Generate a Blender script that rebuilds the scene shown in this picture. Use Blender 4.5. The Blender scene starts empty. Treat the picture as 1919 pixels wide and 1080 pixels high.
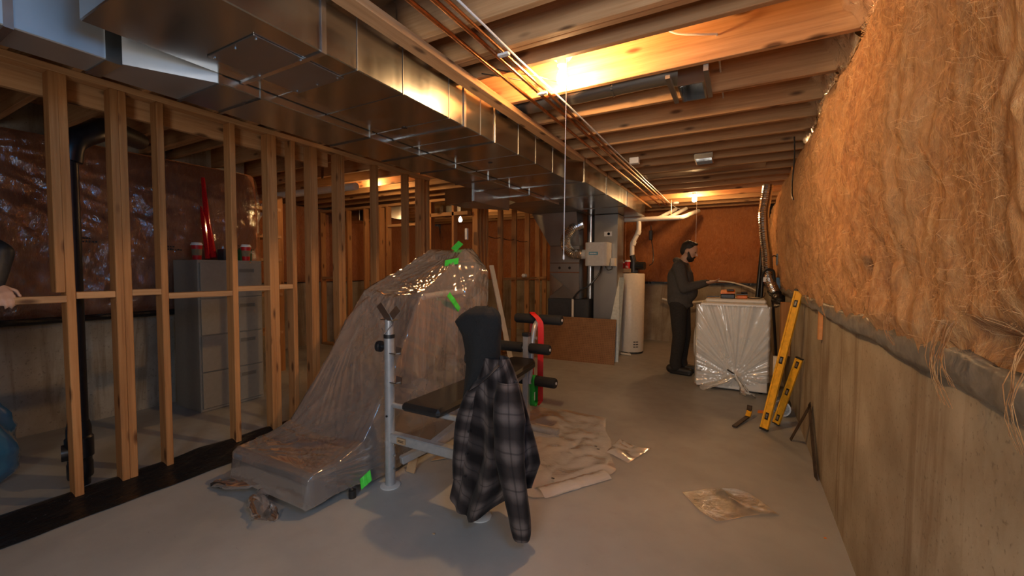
import bpy, bmesh, math, random
from mathutils import Vector, Matrix, noise
random.seed(7)
S = bpy.context.scene
COL = S.collection
PI = math.pi

# ------------------------------------------------------------------ camera, light, exposure
CAMP = Vector((0, 0, 1.35))
YAW, PITCH, ROLL = math.radians(28.8), math.radians(-2.45), math.radians(.25)
F = Vector((-math.sin(YAW) * math.cos(PITCH), math.cos(YAW) * math.cos(PITCH), math.sin(PITCH)))
R0 = Vector((math.cos(YAW), math.sin(YAW), 0)); U0 = R0.cross(F)
RR = R0 * math.cos(ROLL) + U0 * math.sin(ROLL); UU = U0 * math.cos(ROLL) - R0 * math.sin(ROLL)
cd = bpy.data.cameras.new('camera'); cam = bpy.data.objects.new('camera', cd); COL.objects.link(cam)
M = Matrix((RR, UU, -F)).transposed().to_4x4(); M.translation = CAMP
cam.matrix_world = M
cd.sensor_width = 36; cd.sensor_fit = 'HORIZONTAL'; cd.lens = 780 * 36 / 1919; cd.clip_start = .02
S.camera = cam
S.view_settings.view_transform = 'Standard'
S.view_settings.look = 'None'
S.view_settings.gamma = 1
S.view_settings.use_curve_mapping = False
S.view_settings.exposure = 0.42
w = bpy.data.worlds.new('world'); S.world = w; w.use_nodes = True
w.node_tree.nodes['Background'].inputs[0].default_value = (.45, .6, 1, 1)
w.node_tree.nodes['Background'].inputs[1].default_value = .05

def area(name, loc, size, sy, power, col, rot):
    l = bpy.data.lights.new(name, 'AREA'); l.shape = 'RECTANGLE'; l.size = size; l.size_y = sy
    l.energy = power; l.color = col
    o = bpy.data.objects.new(name, l); o.location = loc; o.rotation_euler = rot; COL.objects.link(o)
    return o
# unseen side window's blue daylight, then a white fill added behind the camera
area('window_daylight', (.575, .25, 2.03), .58, 1.06, 17, (.13, .50, 1.0), (0, PI / 2, 0))
area('near_fill_light', (-.12, -1.28, 1.5), 0.9, 1.1, 34, (1.0, .95, .89), (PI / 2, 0, 0))
BULB_COL = (1.0, .60, .26)
BULB_MAIN, BULB_FAR, BULB_LEFT, BULB_HID = 980, 430, 220, 340

# ------------------------------------------------------------------ mesh helpers
ORG = {}
class MB:
    def __init__(s): s.v = []; s.f = []; s.uv = None
    def add(s, vs, fs):
        b = len(s.v); s.v += [Vector(p) for p in vs]; s.f += [tuple(i + b for i in f) for f in fs]; return s
    def box(s, x0, x1, y0, y1, z0, z1):
        return s.add([(x0, y0, z0), (x1, y0, z0), (x1, y1, z0), (x0, y1, z0), (x0, y0, z1), (x1, y0, z1), (x1, y1, z1), (x0, y1, z1)],
                     [(3, 2, 1, 0), (4, 5, 6, 7), (0, 1, 5, 4), (1, 2, 6, 5), (2, 3, 7, 6), (3, 0, 4, 7)])
    def bar(s, a, b, wx, wy, up=(0, 0, 1)):
        a = Vector(a); b = Vector(b); d = (b - a).normalized(); u = Vector(up)
        x = d.cross(u)
        if x.length < 1e-4: x = d.cross(Vector((1, 0, 0)))
        x.normalize(); y = x.cross(d).normalized()
        vs = []
        for c in (a, b):
            for sx, sy in ((-1, -1), (1, -1), (1, 1), (-1, 1)): vs.append(c + x * sx * wx / 2 + y * sy * wy / 2)
        return s.add(vs, [(0, 1, 2, 3), (7, 6, 5, 4), (0, 4, 5, 1), (1, 5, 6, 2), (2, 6, 7, 3), (3, 7, 4, 0)])
    def tube(s, pts, r, n=10, cap=True):
        pts = [Vector(p) for p in pts]; m = len(pts)
        rs = r if isinstance(r, (list, tuple)) else [r] * m
        vs = []; prev = None
        for i, p in enumerate(pts):
            t = (pts[min(i + 1, m - 1)] - pts[max(i - 1, 0)]).normalized()
            if prev is None:
                a = Vector((0, 0, 1)) if abs(t.z) < .9 else Vector((1, 0, 0))
                x = t.cross(a).normalized()
            else:
                x = (prev - t * prev.dot(t)).normalized()
            prev = x; y = t.cross(x)
            for k in range(n):
                a = 2 * PI * k / n; vs.append(p + (x * math.cos(a) + y * math.sin(a)) * rs[i])
        fs = [(i * n + k, i * n + (k + 1) % n, (i + 1) * n + (k + 1) % n, (i + 1) * n + k) for i in range(m - 1) for k in range(n)]
        if cap: fs += [tuple(range(n - 1, -1, -1)), tuple((m - 1) * n + k for k in range(n))]
        return s.add(vs, fs)
    def cap(s, a, b, ra, rb, n=14):
        a = Vector(a); b = Vector(b); d = (b - a)
        L = d.length; d = d / L if L > 1e-6 else Vector((0, 0, 1))
        pts = []; rs = []
        for k in range(5):
            t = PI / 2 * (1 - k / 4.); pts.append(a - d * ra * math.sin(t)); rs.append(max(ra * math.cos(t), .0004))
        for k in range(5):
            t = PI / 2 * k / 4.; pts.append(b + d * rb * math.sin(t)); rs.append(max(rb * math.cos(t), .0004))
        return s.tube(pts, rs, n)
    def ell(s, c, r, n=16, m=10, rot=None):
        vs = []; c = Vector(c)
        for i in range(m + 1):
            t = PI * i / m
            for k in range(n):
                a = 2 * PI * k / n
                p = Vector((r[0] * max(math.sin(t), .004) * math.cos(a), r[1] * max(math.sin(t), .004) * math.sin(a), r[2] * math.cos(t)))
                vs.append(c + (rot @ p if rot else p))
        fs = [(i * n + k, (i + 1) * n + k, (i + 1) * n + (k + 1) % n, i * n + (k + 1) % n) for i in range(m) for k in range(n)]
        fs += [tuple(range(n)), tuple(m * n + k for k in range(n - 1, -1, -1))]
        return s.add(vs, fs)
    def lathe(s, prof, c, n=20, axis=(0, 0, 1)):
        ax = Vector(axis).normalized(); c = Vector(c)
        a = Vector((1, 0, 0)) if abs(ax.x) < .9 else Vector((0, 1, 0))
        x = ax.cross(a).normalized(); y = ax.cross(x)
        vs = []
        for r, h in prof:
            for k in range(n):
                t = 2 * PI * k / n; vs.append(c + ax * h + (x * math.cos(t) + y * math.sin(t)) * max(r, .0003))
        m = len(prof)
        fs = [(i * n + k, i * n + (k + 1) % n, (i + 1) * n + (k + 1) % n, (i + 1) * n + k) for i in range(m - 1) for k in range(n)]
        fs += [tuple(range(n - 1, -1, -1)), tuple((m - 1) * n + k for k in range(n))]
        return s.add(vs, fs)
    def prism(s, poly, d):
        n = len(poly); d = Vector(d); p = [Vector(q) for q in poly]
        return s.add(p + [q + d for q in p], [tuple(range(n - 1, -1, -1)), tuple(range(n, 2 * n))] + [(k, (k + 1) % n, n + (k + 1) % n, n + k) for k in range(n)])
    def grid(s, P, nu, nv, closed=False):
        vs = [P(i, j) for j in range(nv) for i in range(nu)]
        c = nu if closed else nu - 1
        return s.add(vs, [(j * nu + i, j * nu + (i + 1) % nu, (j + 1) * nu + (i + 1) % nu, (j + 1) * nu + i) for j in range(nv - 1) for i in range(c)])
    def build(s, name, mat, parent=None, smooth=False, bevel=0, origin=None, **tags):
        if parent is not None: o0 = ORG[parent.name]
        elif origin is not None: o0 = Vector(origin)
        else:
            lo = [min(p[i] for p in s.v) for i in range(3)]; hi = [max(p[i] for p in s.v) for i in range(3)]
            o0 = Vector(((lo[0] + hi[0]) / 2, (lo[1] + hi[1]) / 2, lo[2]))
        me = bpy.data.meshes.new(name)
        me.from_pydata([p - o0 for p in s.v], [], s.f)
        bm = bmesh.new(); bm.from_mesh(me)
        bmesh.ops.recalc_face_normals(bm, faces=bm.faces)
        if bevel: bmesh.ops.bevel(bm, geom=bm.edges[:], offset=bevel, segments=1, affect='EDGES', profile=.5)
        bm.to_mesh(me); bm.free()
        if smooth:
            me.shade_smooth()
            if smooth != 2: me.set_sharp_from_angle(angle=.65)
        me.materials.append(mat)
        o = bpy.data.objects.new(name, me); COL.objects.link(o)
        if parent is not None: o.parent = parent
        else: o.location = o0
        ORG[o.name] = o0
        for k, vv in tags.items():
            if vv is not None: o[k] = vv
        return o
def empty(name, loc, **tags):
    o = bpy.data.objects.new(name, None); COL.objects.link(o); o.location = loc; o.empty_display_size = .1
    ORG[o.name] = Vector(loc)
    for k, vv in tags.items(): o[k] = vv
    return o
def dup(root, off, **tags):
    r = root.copy(); COL.objects.link(r); r.location = Vector(root.location) + Vector(off)
    ORG[r.name] = ORG[root.name] + Vector(off)
    for k, vv in tags.items(): r[k] = vv
    for ch in list(root.children):
        c = ch.copy(); COL.objects.link(c); c.parent = r
        for g in list(ch.children):
            d = g.copy(); COL.objects.link(d); d.parent = c
    return r
def box(*a): return MB().box(*a)
def fn(x, y, z, o=3): return noise.fractal(Vector((x, y, z)), 1.0, 2.0, o)
def lerp(a, b, t): return a + (b - a) * t
def interp(x, xs, ys):
    if x <= xs[0]: return ys[0]
    for i in range(len(xs) - 1):
        if x <= xs[i + 1]:
            t = (x - xs[i]) / (xs[i + 1] - xs[i]); return ys[i] + (ys[i + 1] - ys[i]) * t
    return ys[-1]
def spline(pts, k=8):
    pts = [Vector(p) for p in pts]; out = []
    for i in range(len(pts) - 1):
        p0 = pts[max(i - 1, 0)]; p1 = pts[i]; p2 = pts[i + 1]; p3 = pts[min(i + 2, len(pts) - 1)]
        for j in range(k):
            t = j / k
            out.append(.5 * ((2 * p1) + (p2 - p0) * t + (2 * p0 - 5 * p1 + 4 * p2 - p3) * t * t + (3 * p1 - p0 - 3 * p2 + p3) * t ** 3))
    out.append(pts[-1]); return out
def text_mesh(txt, size, mat, name, parent, origin, xdir, ydir, depth=.0008):
    cu = bpy.data.curves.new(name, 'FONT'); cu.body = txt; cu.size = size; cu.extrude = depth
    to = bpy.data.objects.new(name, cu); COL.objects.link(to)
    dg = bpy.context.evaluated_depsgraph_get(); me = bpy.data.meshes.new_from_object(to.evaluated_get(dg))
    bpy.data.objects.remove(to)
    x = Vector(xdir).normalized(); y = Vector(ydir).normalized(); z = x.cross(y); o0 = ORG[parent.name]
    for vv in me.vertices: vv.co = Vector(origin) - o0 + x * vv.co.x + y * vv.co.y + z * vv.co.z
    me.materials.clear(); me.materials.append(mat)
    o = bpy.data.objects.new(name, me); COL.objects.link(o); o.parent = parent; ORG[o.name] = o0
    return o

# ------------------------------------------------------------------ materials
class NT:
    def __init__(s, name):
        s.m = bpy.data.materials.new(name); s.m.use_nodes = True; s.t = s.m.node_tree; s.b = s.t.nodes['Principled BSDF']
        s.out = s.t.nodes['Material Output']
    def n(s, typ, ins=None, **props):
        nd = s.t.nodes.new(typ)
        for k, vv in props.items(): setattr(nd, k, vv)
        for k, vv in (ins or {}).items():
            if isinstance(vv, bpy.types.NodeSocket): s.t.links.new(vv, nd.inputs[k])
            else: nd.inputs[k].default_value = vv
        return nd
    def link(s, a, b): s.t.links.new(a, b)
    def coord(s, scale=(1, 1, 1), rnd=False, out='Object'):
        tc = s.n('ShaderNodeTexCoord').outputs[out]
        if rnd:
            oi = s.n('ShaderNodeObjectInfo').outputs['Random']
            v = s.n('ShaderNodeMath', {0: oi, 1: 37.0}, operation='MULTIPLY').outputs[0]
            cmb = s.n('ShaderNodeCombineXYZ', {0: v, 1: v, 2: v}).outputs[0]
            tc = s.n('ShaderNodeVectorMath', {0: tc, 1: cmb}, operation='ADD').outputs[0]
        return s.n('ShaderNodeMapping', {'Vector': tc, 'Scale': scale}).outputs[0]
    def noise(s, vec, scale, detail=4, rough=.55, dist=0):
        return s.n('ShaderNodeTexNoise', {'Vector': vec, 'Scale': scale, 'Detail': detail, 'Roughness': rough, 'Distortion': dist}).outputs[0]
    def ramp(s, fac, stops):
        r = s.n('ShaderNodeValToRGB', {'Fac': fac}); e = r.color_ramp.elements
        while len(e) < len(stops): e.new(.5)
        for i, (p, c) in enumerate(stops): e[i].position = p; e[i].color = tuple(c) + (1,) if len(c) == 3 else c
        return r.outputs[0]
    def mix(s, fac, a, b, mode='MIX'):
        nd = s.n('ShaderNodeMix', data_type='RGBA', blend_type=mode)
        for i, vv in ((0, fac), (6, a), (7, b)):
            if isinstance(vv, bpy.types.NodeSocket): s.t.links.new(vv, nd.inputs[i])
            else: nd.inputs[i].default_value = (tuple(vv) + (1,)) if isinstance(vv, tuple) and len(vv) == 3 else vv
        return nd.outputs[2]
    def math(s, op, a, b=0.0): return s.n('ShaderNodeMath', {0: a, 1: b}, operation=op).outputs[0]
    def bump(s, h, strength=.3, dist=.01):
        s.link(s.n('ShaderNodeBump', {'Height': h, 'Strength': strength, 'Distance': dist}).outputs[0], s.b.inputs['Normal'])
    def set(s, **k):
        names = dict(col='Base Color', rough='Roughness', metal='Metallic', spec='Specular IOR Level', trans='Transmission Weight', sheen='Sheen Weight', coat='Coat Weight', alpha='Alpha', em='Emission Color', ems='Emission Strength')
        for kk, vv in k.items():
            i = s.b.inputs[names[kk]]
            if isinstance(vv, bpy.types.NodeSocket): s.link(vv, i)
            else: i.default_value = (tuple(vv) + (1,)) if isinstance(vv, tuple) and len(vv) == 3 else vv
        return s
def plain(name, col, rough=.5, metal=0, var=.12, bump=0, scale=30, **k):
    t = NT(name); v = t.coord(rnd=True); nz = t.noise(v, scale, 3)
    c = t.ramp(nz, [(.3, tuple(max(0, x * (1 - var)) for x in col)), (.7, tuple(min(1, x * (1 + var)) for x in col))])
    t.set(col=c, rough=rough, metal=metal, **k)
    if bump: t.bump(nz, bump, .004)
    return t.m
def wood(name, axis, dark=1.0, red=(1, 1, 1)):
    t = NT(name)
    sc = [26, 26, 26]; sc[axis] = 1.3
    v = t.coord(tuple(sc), rnd=True)
    g = t.noise(v, 1.0, 5, .6, .6)
    sc2 = [95, 95, 95]; sc2[axis] = 3
    g2 = t.noise(t.coord(tuple(sc2), rnd=True), 1.0, 3)
    base = t.ramp(g, [(.28, (.31 * dark, .15 * dark, .06 * dark)), (.48, (.48 * dark, .26 * dark, .112 * dark)), (.72, (.58 * dark, .34 * dark, .16 * dark))])
    base = t.mix(.25, base, t.ramp(g2, [(.3, (.28 * dark, .14 * dark, .06 * dark)), (.7, (.60 * dark, .40 * dark, .24 * dark))]))
    sk = [10, 10, 10]; sk[axis] = 3.4
    vo = t.n('ShaderNodeTexVoronoi', {'Vector': t.coord(tuple(sk), rnd=True), 'Scale': 1.0}).outputs['Distance']
    kn = t.ramp(vo, [(.09, (.9, .9, .9)), (.20, (0, 0, 0))])
    base = t.mix(kn, base, (.10, .045, .02))
    oi = t.n('ShaderNodeObjectInfo').outputs['Random']
    br = t.ramp(oi, [(0, tuple(a * b for a, b in zip((.78, .76, .74), red))), (1, tuple(a * b for a, b in zip((1.12, 1.08, 1.02), red)))])
    base = t.mix(1.0, base, br, 'MULTIPLY')
    t.set(col=base, rough=.72, spec=.25)
    t.bump(g2, .12, .004)
    return t.m
WX, WY, WZ = wood('lumber_along_x', 0), wood('lumber_along_y', 1), wood('lumber_along_z', 2, .84, (1.04, .87, .68))
def osb():
    t = NT('osb_subfloor'); v = t.coord((6, 30, 10))
    g = t.noise(v, 1.2, 4, .7, 1.5)
    t.set(col=t.ramp(g, [(.3, (.36, .18, .07)), (.5, (.58, .33, .14)), (.7, (.70, .46, .22))]), rough=.8); return t.m
OSB = osb()
def concrete_wall():
    t = NT('stained_concrete'); v = t.coord()
    n1 = t.noise(v, 3, 6); n2 = t.noise(v, 60, 3)
    st = t.noise(t.coord((3.1, 3.1, .2)), 1.0, 7, .62, .9)
    c = t.ramp(n1, [(.3, (.25, .20, .14)), (.55, (.36, .31, .235)), (.8, (.45, .40, .32))])
    c = t.mix(t.ramp(st, [(.53, (0, 0, 0)), (.60, (.55, .55, .55)), (.64, (.15, .15, .15)), (.76, (.5, .5, .5))]), c, (.15, .09, .045))
    c = t.mix(t.ramp(n2, [(.60, (0, 0, 0)), (.70, (.6, .6, .6))]), c, (.14, .11, .08))
    t.set(col=c, rough=.85, spec=.25); t.bump(t.noise(v, 25, 6), .25, .01); return t.m
CONC = concrete_wall()
def floor_mat():
    t = NT('grey_painted_concrete_floor'); v = t.coord()
    n1 = t.noise(v, 1.1, 5); n2 = t.noise(v, 8, 5)
    sc = t.noise(t.coord((5, 30, 1)), 1.3, 5, .7, 2.0)
    c = t.ramp(n1, [(.3, (.255, .25, .235)), (.6, (.34, .335, .32)), (.8, (.375, .37, .355))])
    c = t.mix(t.ramp(n2, [(.5, (0, 0, 0)), (.8, (.25, .25, .25))]), c, (.27, .25, .21))
    c = t.mix(t.ramp(sc, [(.66, (0, 0, 0)), (.74, (.55, .55, .55))]), c, (.19, .17, .145))
    t.set(col=c, rough=t.ramp(n2, [(.3, (.42, .42, .42)), (.8, (.62, .62, .62))]), spec=.35)
    t.bump(t.noise(v, 90, 3), .12, .003); return t.m
FLOOR = floor_mat()
def fiberglass(name, a, b, c2):
    t = NT(name)
    v = t.coord((1, 1, .45)); n1 = t.noise(v, 14, 8, .72, 2.5); n2 = t.noise(t.coord(), 2.2, 4)
    f = t.noise(t.coord((1, 1, .25)), 60, 5, .7, 3)
    c = t.ramp(n1, [(.3, a), (.5, b), (.68, c2)])
    c = t.mix(t.ramp(n2, [(.4, (0, 0, 0)), (.75, (.5, .5, .5))]), c, c2)
    c = t.mix(.3, c, t.ramp(f, [(.3, a), (.7, c2)]))
    t.set(col=c, rough=.95, spec=.05, sheen=.25)
    h = t.math('ADD', t.math('MULTIPLY', n1, 1.0), t.math('MULTIPLY', f, .5))
    t.bump(h, .9, .03); return t.m
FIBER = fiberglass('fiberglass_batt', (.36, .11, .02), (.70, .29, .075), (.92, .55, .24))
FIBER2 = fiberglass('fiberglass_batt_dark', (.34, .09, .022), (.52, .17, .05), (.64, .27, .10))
STRAND = plain('fiberglass_strands', (.80, .49, .24), .95, var=.15)
def galv(name, col=(.50, .50, .48), r0=.17, r1=.28):
    t = NT(name); v = t.coord(rnd=True)
    n1 = t.noise(t.coord((2, 7, 1), rnd=True), 1.0, 3, .5, .3); n2 = t.noise(v, 26, 4, .7)
    c = t.mix(t.ramp(n2, [(.35, (0, 0, 0)), (.75, (.2, .2, .2))]), col, tuple(x * .85 for x in col))
    t.set(col=c, metal=1.0, rough=t.ramp(n1, [(.3, (r0,) * 3), (.75, (r1,) * 3)]))
    return t.m
GALV = galv('galvanised_steel'); GALV2 = galv('galvanised_steel_dull', (.38, .37, .35), .32, .5); GALVR = galv('galvanised_steel_matte', (.56, .57, .57), .40, .5)
FOIL = galv('aluminium_foil', (.72, .71, .69), .14, .3)
COPPER = plain('copper_pipe', (.55, .25, .11), .32, 1.0, .2)
def film(name, col, op, rough=.14, noise_scale=6, gl=.5, bs=.12, tlf=.55):
    t = NT(name); t.t.nodes.remove(t.b)
    tr = t.n('ShaderNodeBsdfTransparent', {'Color': (.96, .95, .93, 1)}).outputs[0]
    df = t.n('ShaderNodeBsdfDiffuse', {'Color': col + (1,)}).outputs[0]
    tl = t.n('ShaderNodeBsdfTranslucent', {'Color': col + (1,)}).outputs[0]
    body = t.n('ShaderNodeMixShader', {0: tlf, 1: df, 2: tl}).outputs[0]
    v = t.coord(); nz = t.noise(v, noise_scale, 4)
    bp = t.n('ShaderNodeBump', {'Height': t.noise(v, noise_scale * 3, 4, .6, 1.5), 'Strength': bs, 'Distance': .02}).outputs[0]
    g = t.n('ShaderNodeBsdfGlossy', {'Color': (1, 1, 1, 1), 'Roughness': rough, 'Normal': bp}).outputs[0]
    fac = t.ramp(nz, [(.3, (op - .04,) * 3), (.7, (op + .04,) * 3)])
    lw = t.n('ShaderNodeLayerWeight', {'Blend': .25}).outputs['Facing']
    fac = t.math('MINIMUM', t.math('ADD', fac, t.math('MULTIPLY', lw, .35)), .97)
    m1 = t.n('ShaderNodeMixShader', {0: fac, 1: tr, 2: body}).outputs[0]
    fr = t.n('ShaderNodeFresnel', {'IOR': 1.45, 'Normal': bp}).outputs[0]
    m2 = t.n('ShaderNodeMixShader', {0: t.math('MINIMUM', t.math('MULTIPLY', fr, 1 + gl * 2), .9), 1: m1, 2: g}).outputs[0]
    t.link(m2, t.out.inputs[0]); return t.m
FILM = film('milky_plastic_film', (.90, .77, .70), .28, .12, 5, 1.4, .02)
FILM_CLEAR = film('clear_poly_sheet', (.95, .90, .84), .40, .10, 5, 1.0, .10, .08)
FILM_BAG = film('clear_bag_plastic', (.8, .76, .68), .08, .06, 9, 1.6, .3, .05)
FILM_DRY = film('appliance_wrap_film', (.95, .93, .90), .30, .14, 6, .6, .04, .1)
FILM_PINK = film('vapour_barrier_film', (.60, .40, .33), .12, .09, 4, 1.4, .45)
def black_poly():
    t = NT('black_poly'); v = t.coord()
    sp = t.noise(v, 55, 4, .7)
    t.set(col=t.ramp(sp, [(.66, (.008, .008, .009)), (.72, (.16, .15, .14))]), rough=.28); t.bump(t.noise(t.coord((6, 2, 6)), 3, 5), .6, .03); return t.m
BPOLY = black_poly()
GPOLY = plain('grey_poly_roll', (.17, .155, .135), .38, var=.3, bump=.9, scale=22)
PIPEB = plain('black_abs_pipe', (.012, .012, .013), .35, var=.3)
PVC = plain('white_pvc', (.78, .74, .66), .4, var=.05)
WHITE = plain('white_enamel', (.80, .79, .77), .32, var=.04)
CREAM = plain('cream_enamel', (.72, .67, .58), .35, var=.05)
GREYP = plain('grey_plastic', (.52, .52, .51), .45, var=.06)
CAB = plain('greige_cabinet_paint', (.27, .24, .195), .42, var=.05)
CABD = plain('cabinet_recess_shade', (.17, .15, .12), .5, var=.05)  # cabinet colour darkened, shade of the handle recess put into the paint
DARKM = plain('charcoal_paint', (.045, .047, .05), .5, var=.15)
BLACK = plain('black_vinyl', (.013, .012, .012), .45, var=.2, bump=.2, scale=120)
FOAM = plain('black_foam', (.010, .010, .010), .85, var=.25, bump=.3, scale=150)
SILVER = plain('silver_paint', (.40, .41, .42), .34, .45, .08)
CHROME = plain('bright_zinc', (.62, .64, .66), .25, 1.0, .08)
RED = plain('red_rubber', (.62, .012, .010), .45, var=.08)
GREENB = plain('green_rubber', (.015, .30, .03), .45, var=.08)
TAPE = plain('green_tape', (.06, .62, .06), .5, var=.1)
YEL = plain('yellow_paint', (.80, .40, .02), .45, var=.18)
BLACKP = plain('black_plastic', (.014, .014, .015), .4, var=.2)
RUSTM = plain('dark_rusty_steel', (.075, .05, .035), .6, .5, .4)
CARD = plain('kraft_cardboard', (.40, .26, .14), .85, var=.1)
ORANGE = plain('orange_plastic', (.75, .19, .02), .45, var=.1)
SKIN = plain('skin', (.50, .30, .21), .55, var=.08)
HAIR = plain('dark_hair', (.012, .009, .008), .6, var=.4, bump=.6, scale=220)
HOODIE = plain('charcoal_fleece', (.062, .058, .056), .95, var=.25, bump=.4, scale=160)
PANTS = plain('black_work_trousers', (.022, .019, .018), .9, var=.3, bump=.3, scale=60)
SHOE = plain('black_shoe', (.014, .012, .012), .55, var=.3)
SLEEVE = plain('black_jacket_cloth', (.012, .014, .018), .5, var=.4, bump=.3, scale=40)
JEANS = plain('dark_jeans', (.03, .04, .06), .9, var=.3)
BLKCLOTH = plain('black_fleece', (.008, .008, .008), .95, var=.3, bump=.4, scale=140)
CUPR = plain('red_paper_cup', (.55, .012, .015), .45, var=.05)
LID = plain('white_cup_lid', (.82, .80, .76), .4, var=.03)
SLV = plain('tan_cup_sleeve', (.24, .18, .10), .85, var=.1)
REDWRAP = NT('red_gift_wrap')
_v = REDWRAP.coord((22, 22, 14)); REDWRAP.set(col=REDWRAP.ramp(REDWRAP.n('ShaderNodeTexVoronoi', {'Vector': _v}).outputs['Distance'], [(.2, (.06, .01, .01)), (.3, (.55, .01, .015))]), rough=.12); REDWRAP = REDWRAP.m
GREENBOX = plain('green_carton', (.03, .12, .03), .5, var=.2)
BLUEBAG = film('blue_plastic_bag', (.08, .30, .52), .8, .2, 6, .4)
BLUEL = plain('blue_sticker', (.10, .30, .42), .4)
BLUEBOX = plain('blue_outlet_box', (.18, .34, .48), .5)
INK = plain('black_print', (.015, .013, .012), .6)
GLASS = NT('window_glass'); GLASS.set(col=(.9, .95, 1), rough=.03, trans=1.0); GLASS = GLASS.m
def pegboard():
    t = NT('pegboard_hardboard'); v = t.coord((40, 40, 40))
    fr = t.n('ShaderNodeVectorMath', {0: v}, operation='FRACTION').outputs[0]
    sx = t.n('ShaderNodeSeparateXYZ', {0: fr}).outputs
    dx = t.math('ABSOLUTE', t.math('SUBTRACT', sx[0], .5)); dz = t.math('ABSOLUTE', t.math('SUBTRACT', sx[2], .5))
    d = t.math('SQRT', t.math('ADD', t.math('MULTIPLY', dx, dx), t.math('MULTIPLY', dz, dz)))
    h = t.math('LESS_THAN', d, .17)
    c = t.mix(h, t.ramp(t.noise(t.coord(), 12, 4), [(.3, (.23, .105, .035)), (.7, (.30, .145, .055))]), (.05, .02, .008))
    t.set(col=c, rough=.65); return t.m
PEG = pegboard()
def plaid():
    t = NT('plaid_flannel'); uv = t.n('ShaderNodeTexCoord').outputs['UV']
    s = t.n('ShaderNodeSeparateXYZ', {0: t.n('ShaderNodeVectorMath', {0: uv, 1: t.n('ShaderNodeVectorMath', {0: t.n('ShaderNodeTexNoise', {'Vector': uv, 'Scale': 8.0}).outputs['Color'], 1: (.012, .012, 0)}, operation='MULTIPLY').outputs[0]}, operation='ADD').outputs[0]}).outputs
    def stripes(a, per, off):
        f = t.math('FRACT', t.math('ADD', t.math('MULTIPLY', a, 1 / per), off))
        broad = t.ramp(f, [(.0, (.0, .0, .0)), (.12, (.0, .0, .0)), (.34, (1, 1, 1)), (.62, (1, 1, 1)), (.84, (0, 0, 0))])
        thin = t.ramp(f, [(.455, (0, 0, 0)), (.47, (1, 1, 1)), (.505, (1, 1, 1)), (.52, (0, 0, 0))])
        return broad, thin
    bu, tu = stripes(s[0], .139, .2); bv, tv = stripes(s[1], .14, .35)
    av = t.mix(.5, bu, bv)
    c = t.ramp(av, [(0, (.010, .008, .008)), (.5, (.034, .027, .026)), (1, (.115, .092, .085))])
    c = t.mix(t.math('MULTIPLY', tu, .45), c, (.012, .010, .011)); c = t.mix(t.math('MULTIPLY', tv, .45), c, (.012, .010, .011))
    t.set(col=c, rough=.95, spec=.1, sheen=.05); t.bump(t.noise(t.coord(), 260, 2), .3, .003); return t.m
PLAID = plaid()
def bulb_mat(name, st):
    t = NT(name); t.set(col=(1, .9, .7), em=BULB_COL, ems=float(st)); return t.m

# ------------------------------------------------------------------ the setting
box(-7.2, .9, -3.2, 8.8, -.15, 0).build('floor', FLOOR, kind='structure', label='grey painted concrete basement floor with scuff marks', category='floor')
wr = MB().box(.48, .75, -3.2, 8.6, 0, 1.12)
wr.build('wall_right', CONC, kind='structure', label='bare stained concrete foundation wall below the long insulation batt', category='wall')
MB().box(.60, .75, -3.2, -.30, 1.12, 2.74).box(.60, .75, .80, 8.6, 1.12, 2.74).box(.60, .75, -.30, .80, 1.12, 1.73).box(.60, .75, -.30, .80, 2.33, 2.74).build('wall_right_upper', WY, kind='structure', label='framing behind the long insulation batt', category='wall')
wb = MB().box(-7.2, .48, 8.4, 8.7, 0, 1.12)
for x in (-6.6, -6, -5.4, -4.8, -4.2, -3.6, -3, -2.4, -1.1, -.5, .1): wb.box(x - .006, x + .006, 8.393, 8.402, 0, 1.1)
wb.box(-7.2, .6, 8.56, 8.7, 1.12, 2.74)
wb.build('wall_back', CONC, kind='structure', label='far concrete foundation wall behind the water heater', category='wall')
MB().box(-5.25, -5.0, -3.2, 2.8, 0, .92).box(-5.25, -5.12, -3.2, 2.8, .92, 2.74).build('wall_left', CONC, kind='structure', label='dark concrete wall behind the filing cabinet', category='wall')
MB().box(-7.0, -5.25, 2.66, 2.8, 0, 2.74).build('wall_jog', WZ, kind='structure', label='short return wall beside the filing cabinet corner', category='wall')
MB().box(-7.0, -6.75, 2.8, 8.4, 0, 1.12).box(-7.0, -6.9, 2.8, 8.4, 1.12, 2.74).build('wall_left_far', CONC, kind='structure', label='far side foundation wall beyond the inner stud partition', category='wall')
MB().box(-5.25, -.57, -1.5, -1.3, 0, 2.74).box(.33, .48, -1.5, -1.3, 0, 2.74).box(-.57, .33, -1.5, -1.3, 0, .95).box(-.57, .33, -1.5, -1.3, 2.05, 2.74).build('wall_front', CONC, kind='structure', label='foundation wall at the near end of the basement', category='wall')  # unseen end wall, placed close for the falloff of the added fill
wn = empty('added_window', (-.12, -1.4, .95), kind='structure', label='added white framed window around the fill light in the near end wall', category='window')  # unseen window added to carry the fill light on the near joists
MB().box(-.57, -.52, -1.45, -1.36, .95, 2.05).box(.28, .33, -1.45, -1.36, .95, 2.05).box(-.52, .28, -1.45, -1.36, .95, 1.0).box(-.52, .28, -1.45, -1.36, 2.0, 2.05).build('window_frame', WHITE, wn)
box(-.52, .28, -1.41, -1.405, 1.0, 2.0).build('pane', GLASS, wn)
wn = empty('window_1', (.65, .25, 1.73), kind='structure', label='white framed basement window high in the right wall', category='window')
fr = MB()
for a in (-.30, .225, .75): fr.box(.61, .70, a, a + .05, 1.73, 2.33)
fr.box(.61, .70, -.30, .80, 1.73, 1.78).box(.61, .70, -.30, .80, 2.28, 2.33).build('window_frame', WHITE, wn)
box(.65, .655, -.25, .225, 1.78, 2.28).build('pane', GLASS, wn); box(.65, .655, .275, .75, 1.78, 2.28).build('pane', GLASS, wn)

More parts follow.
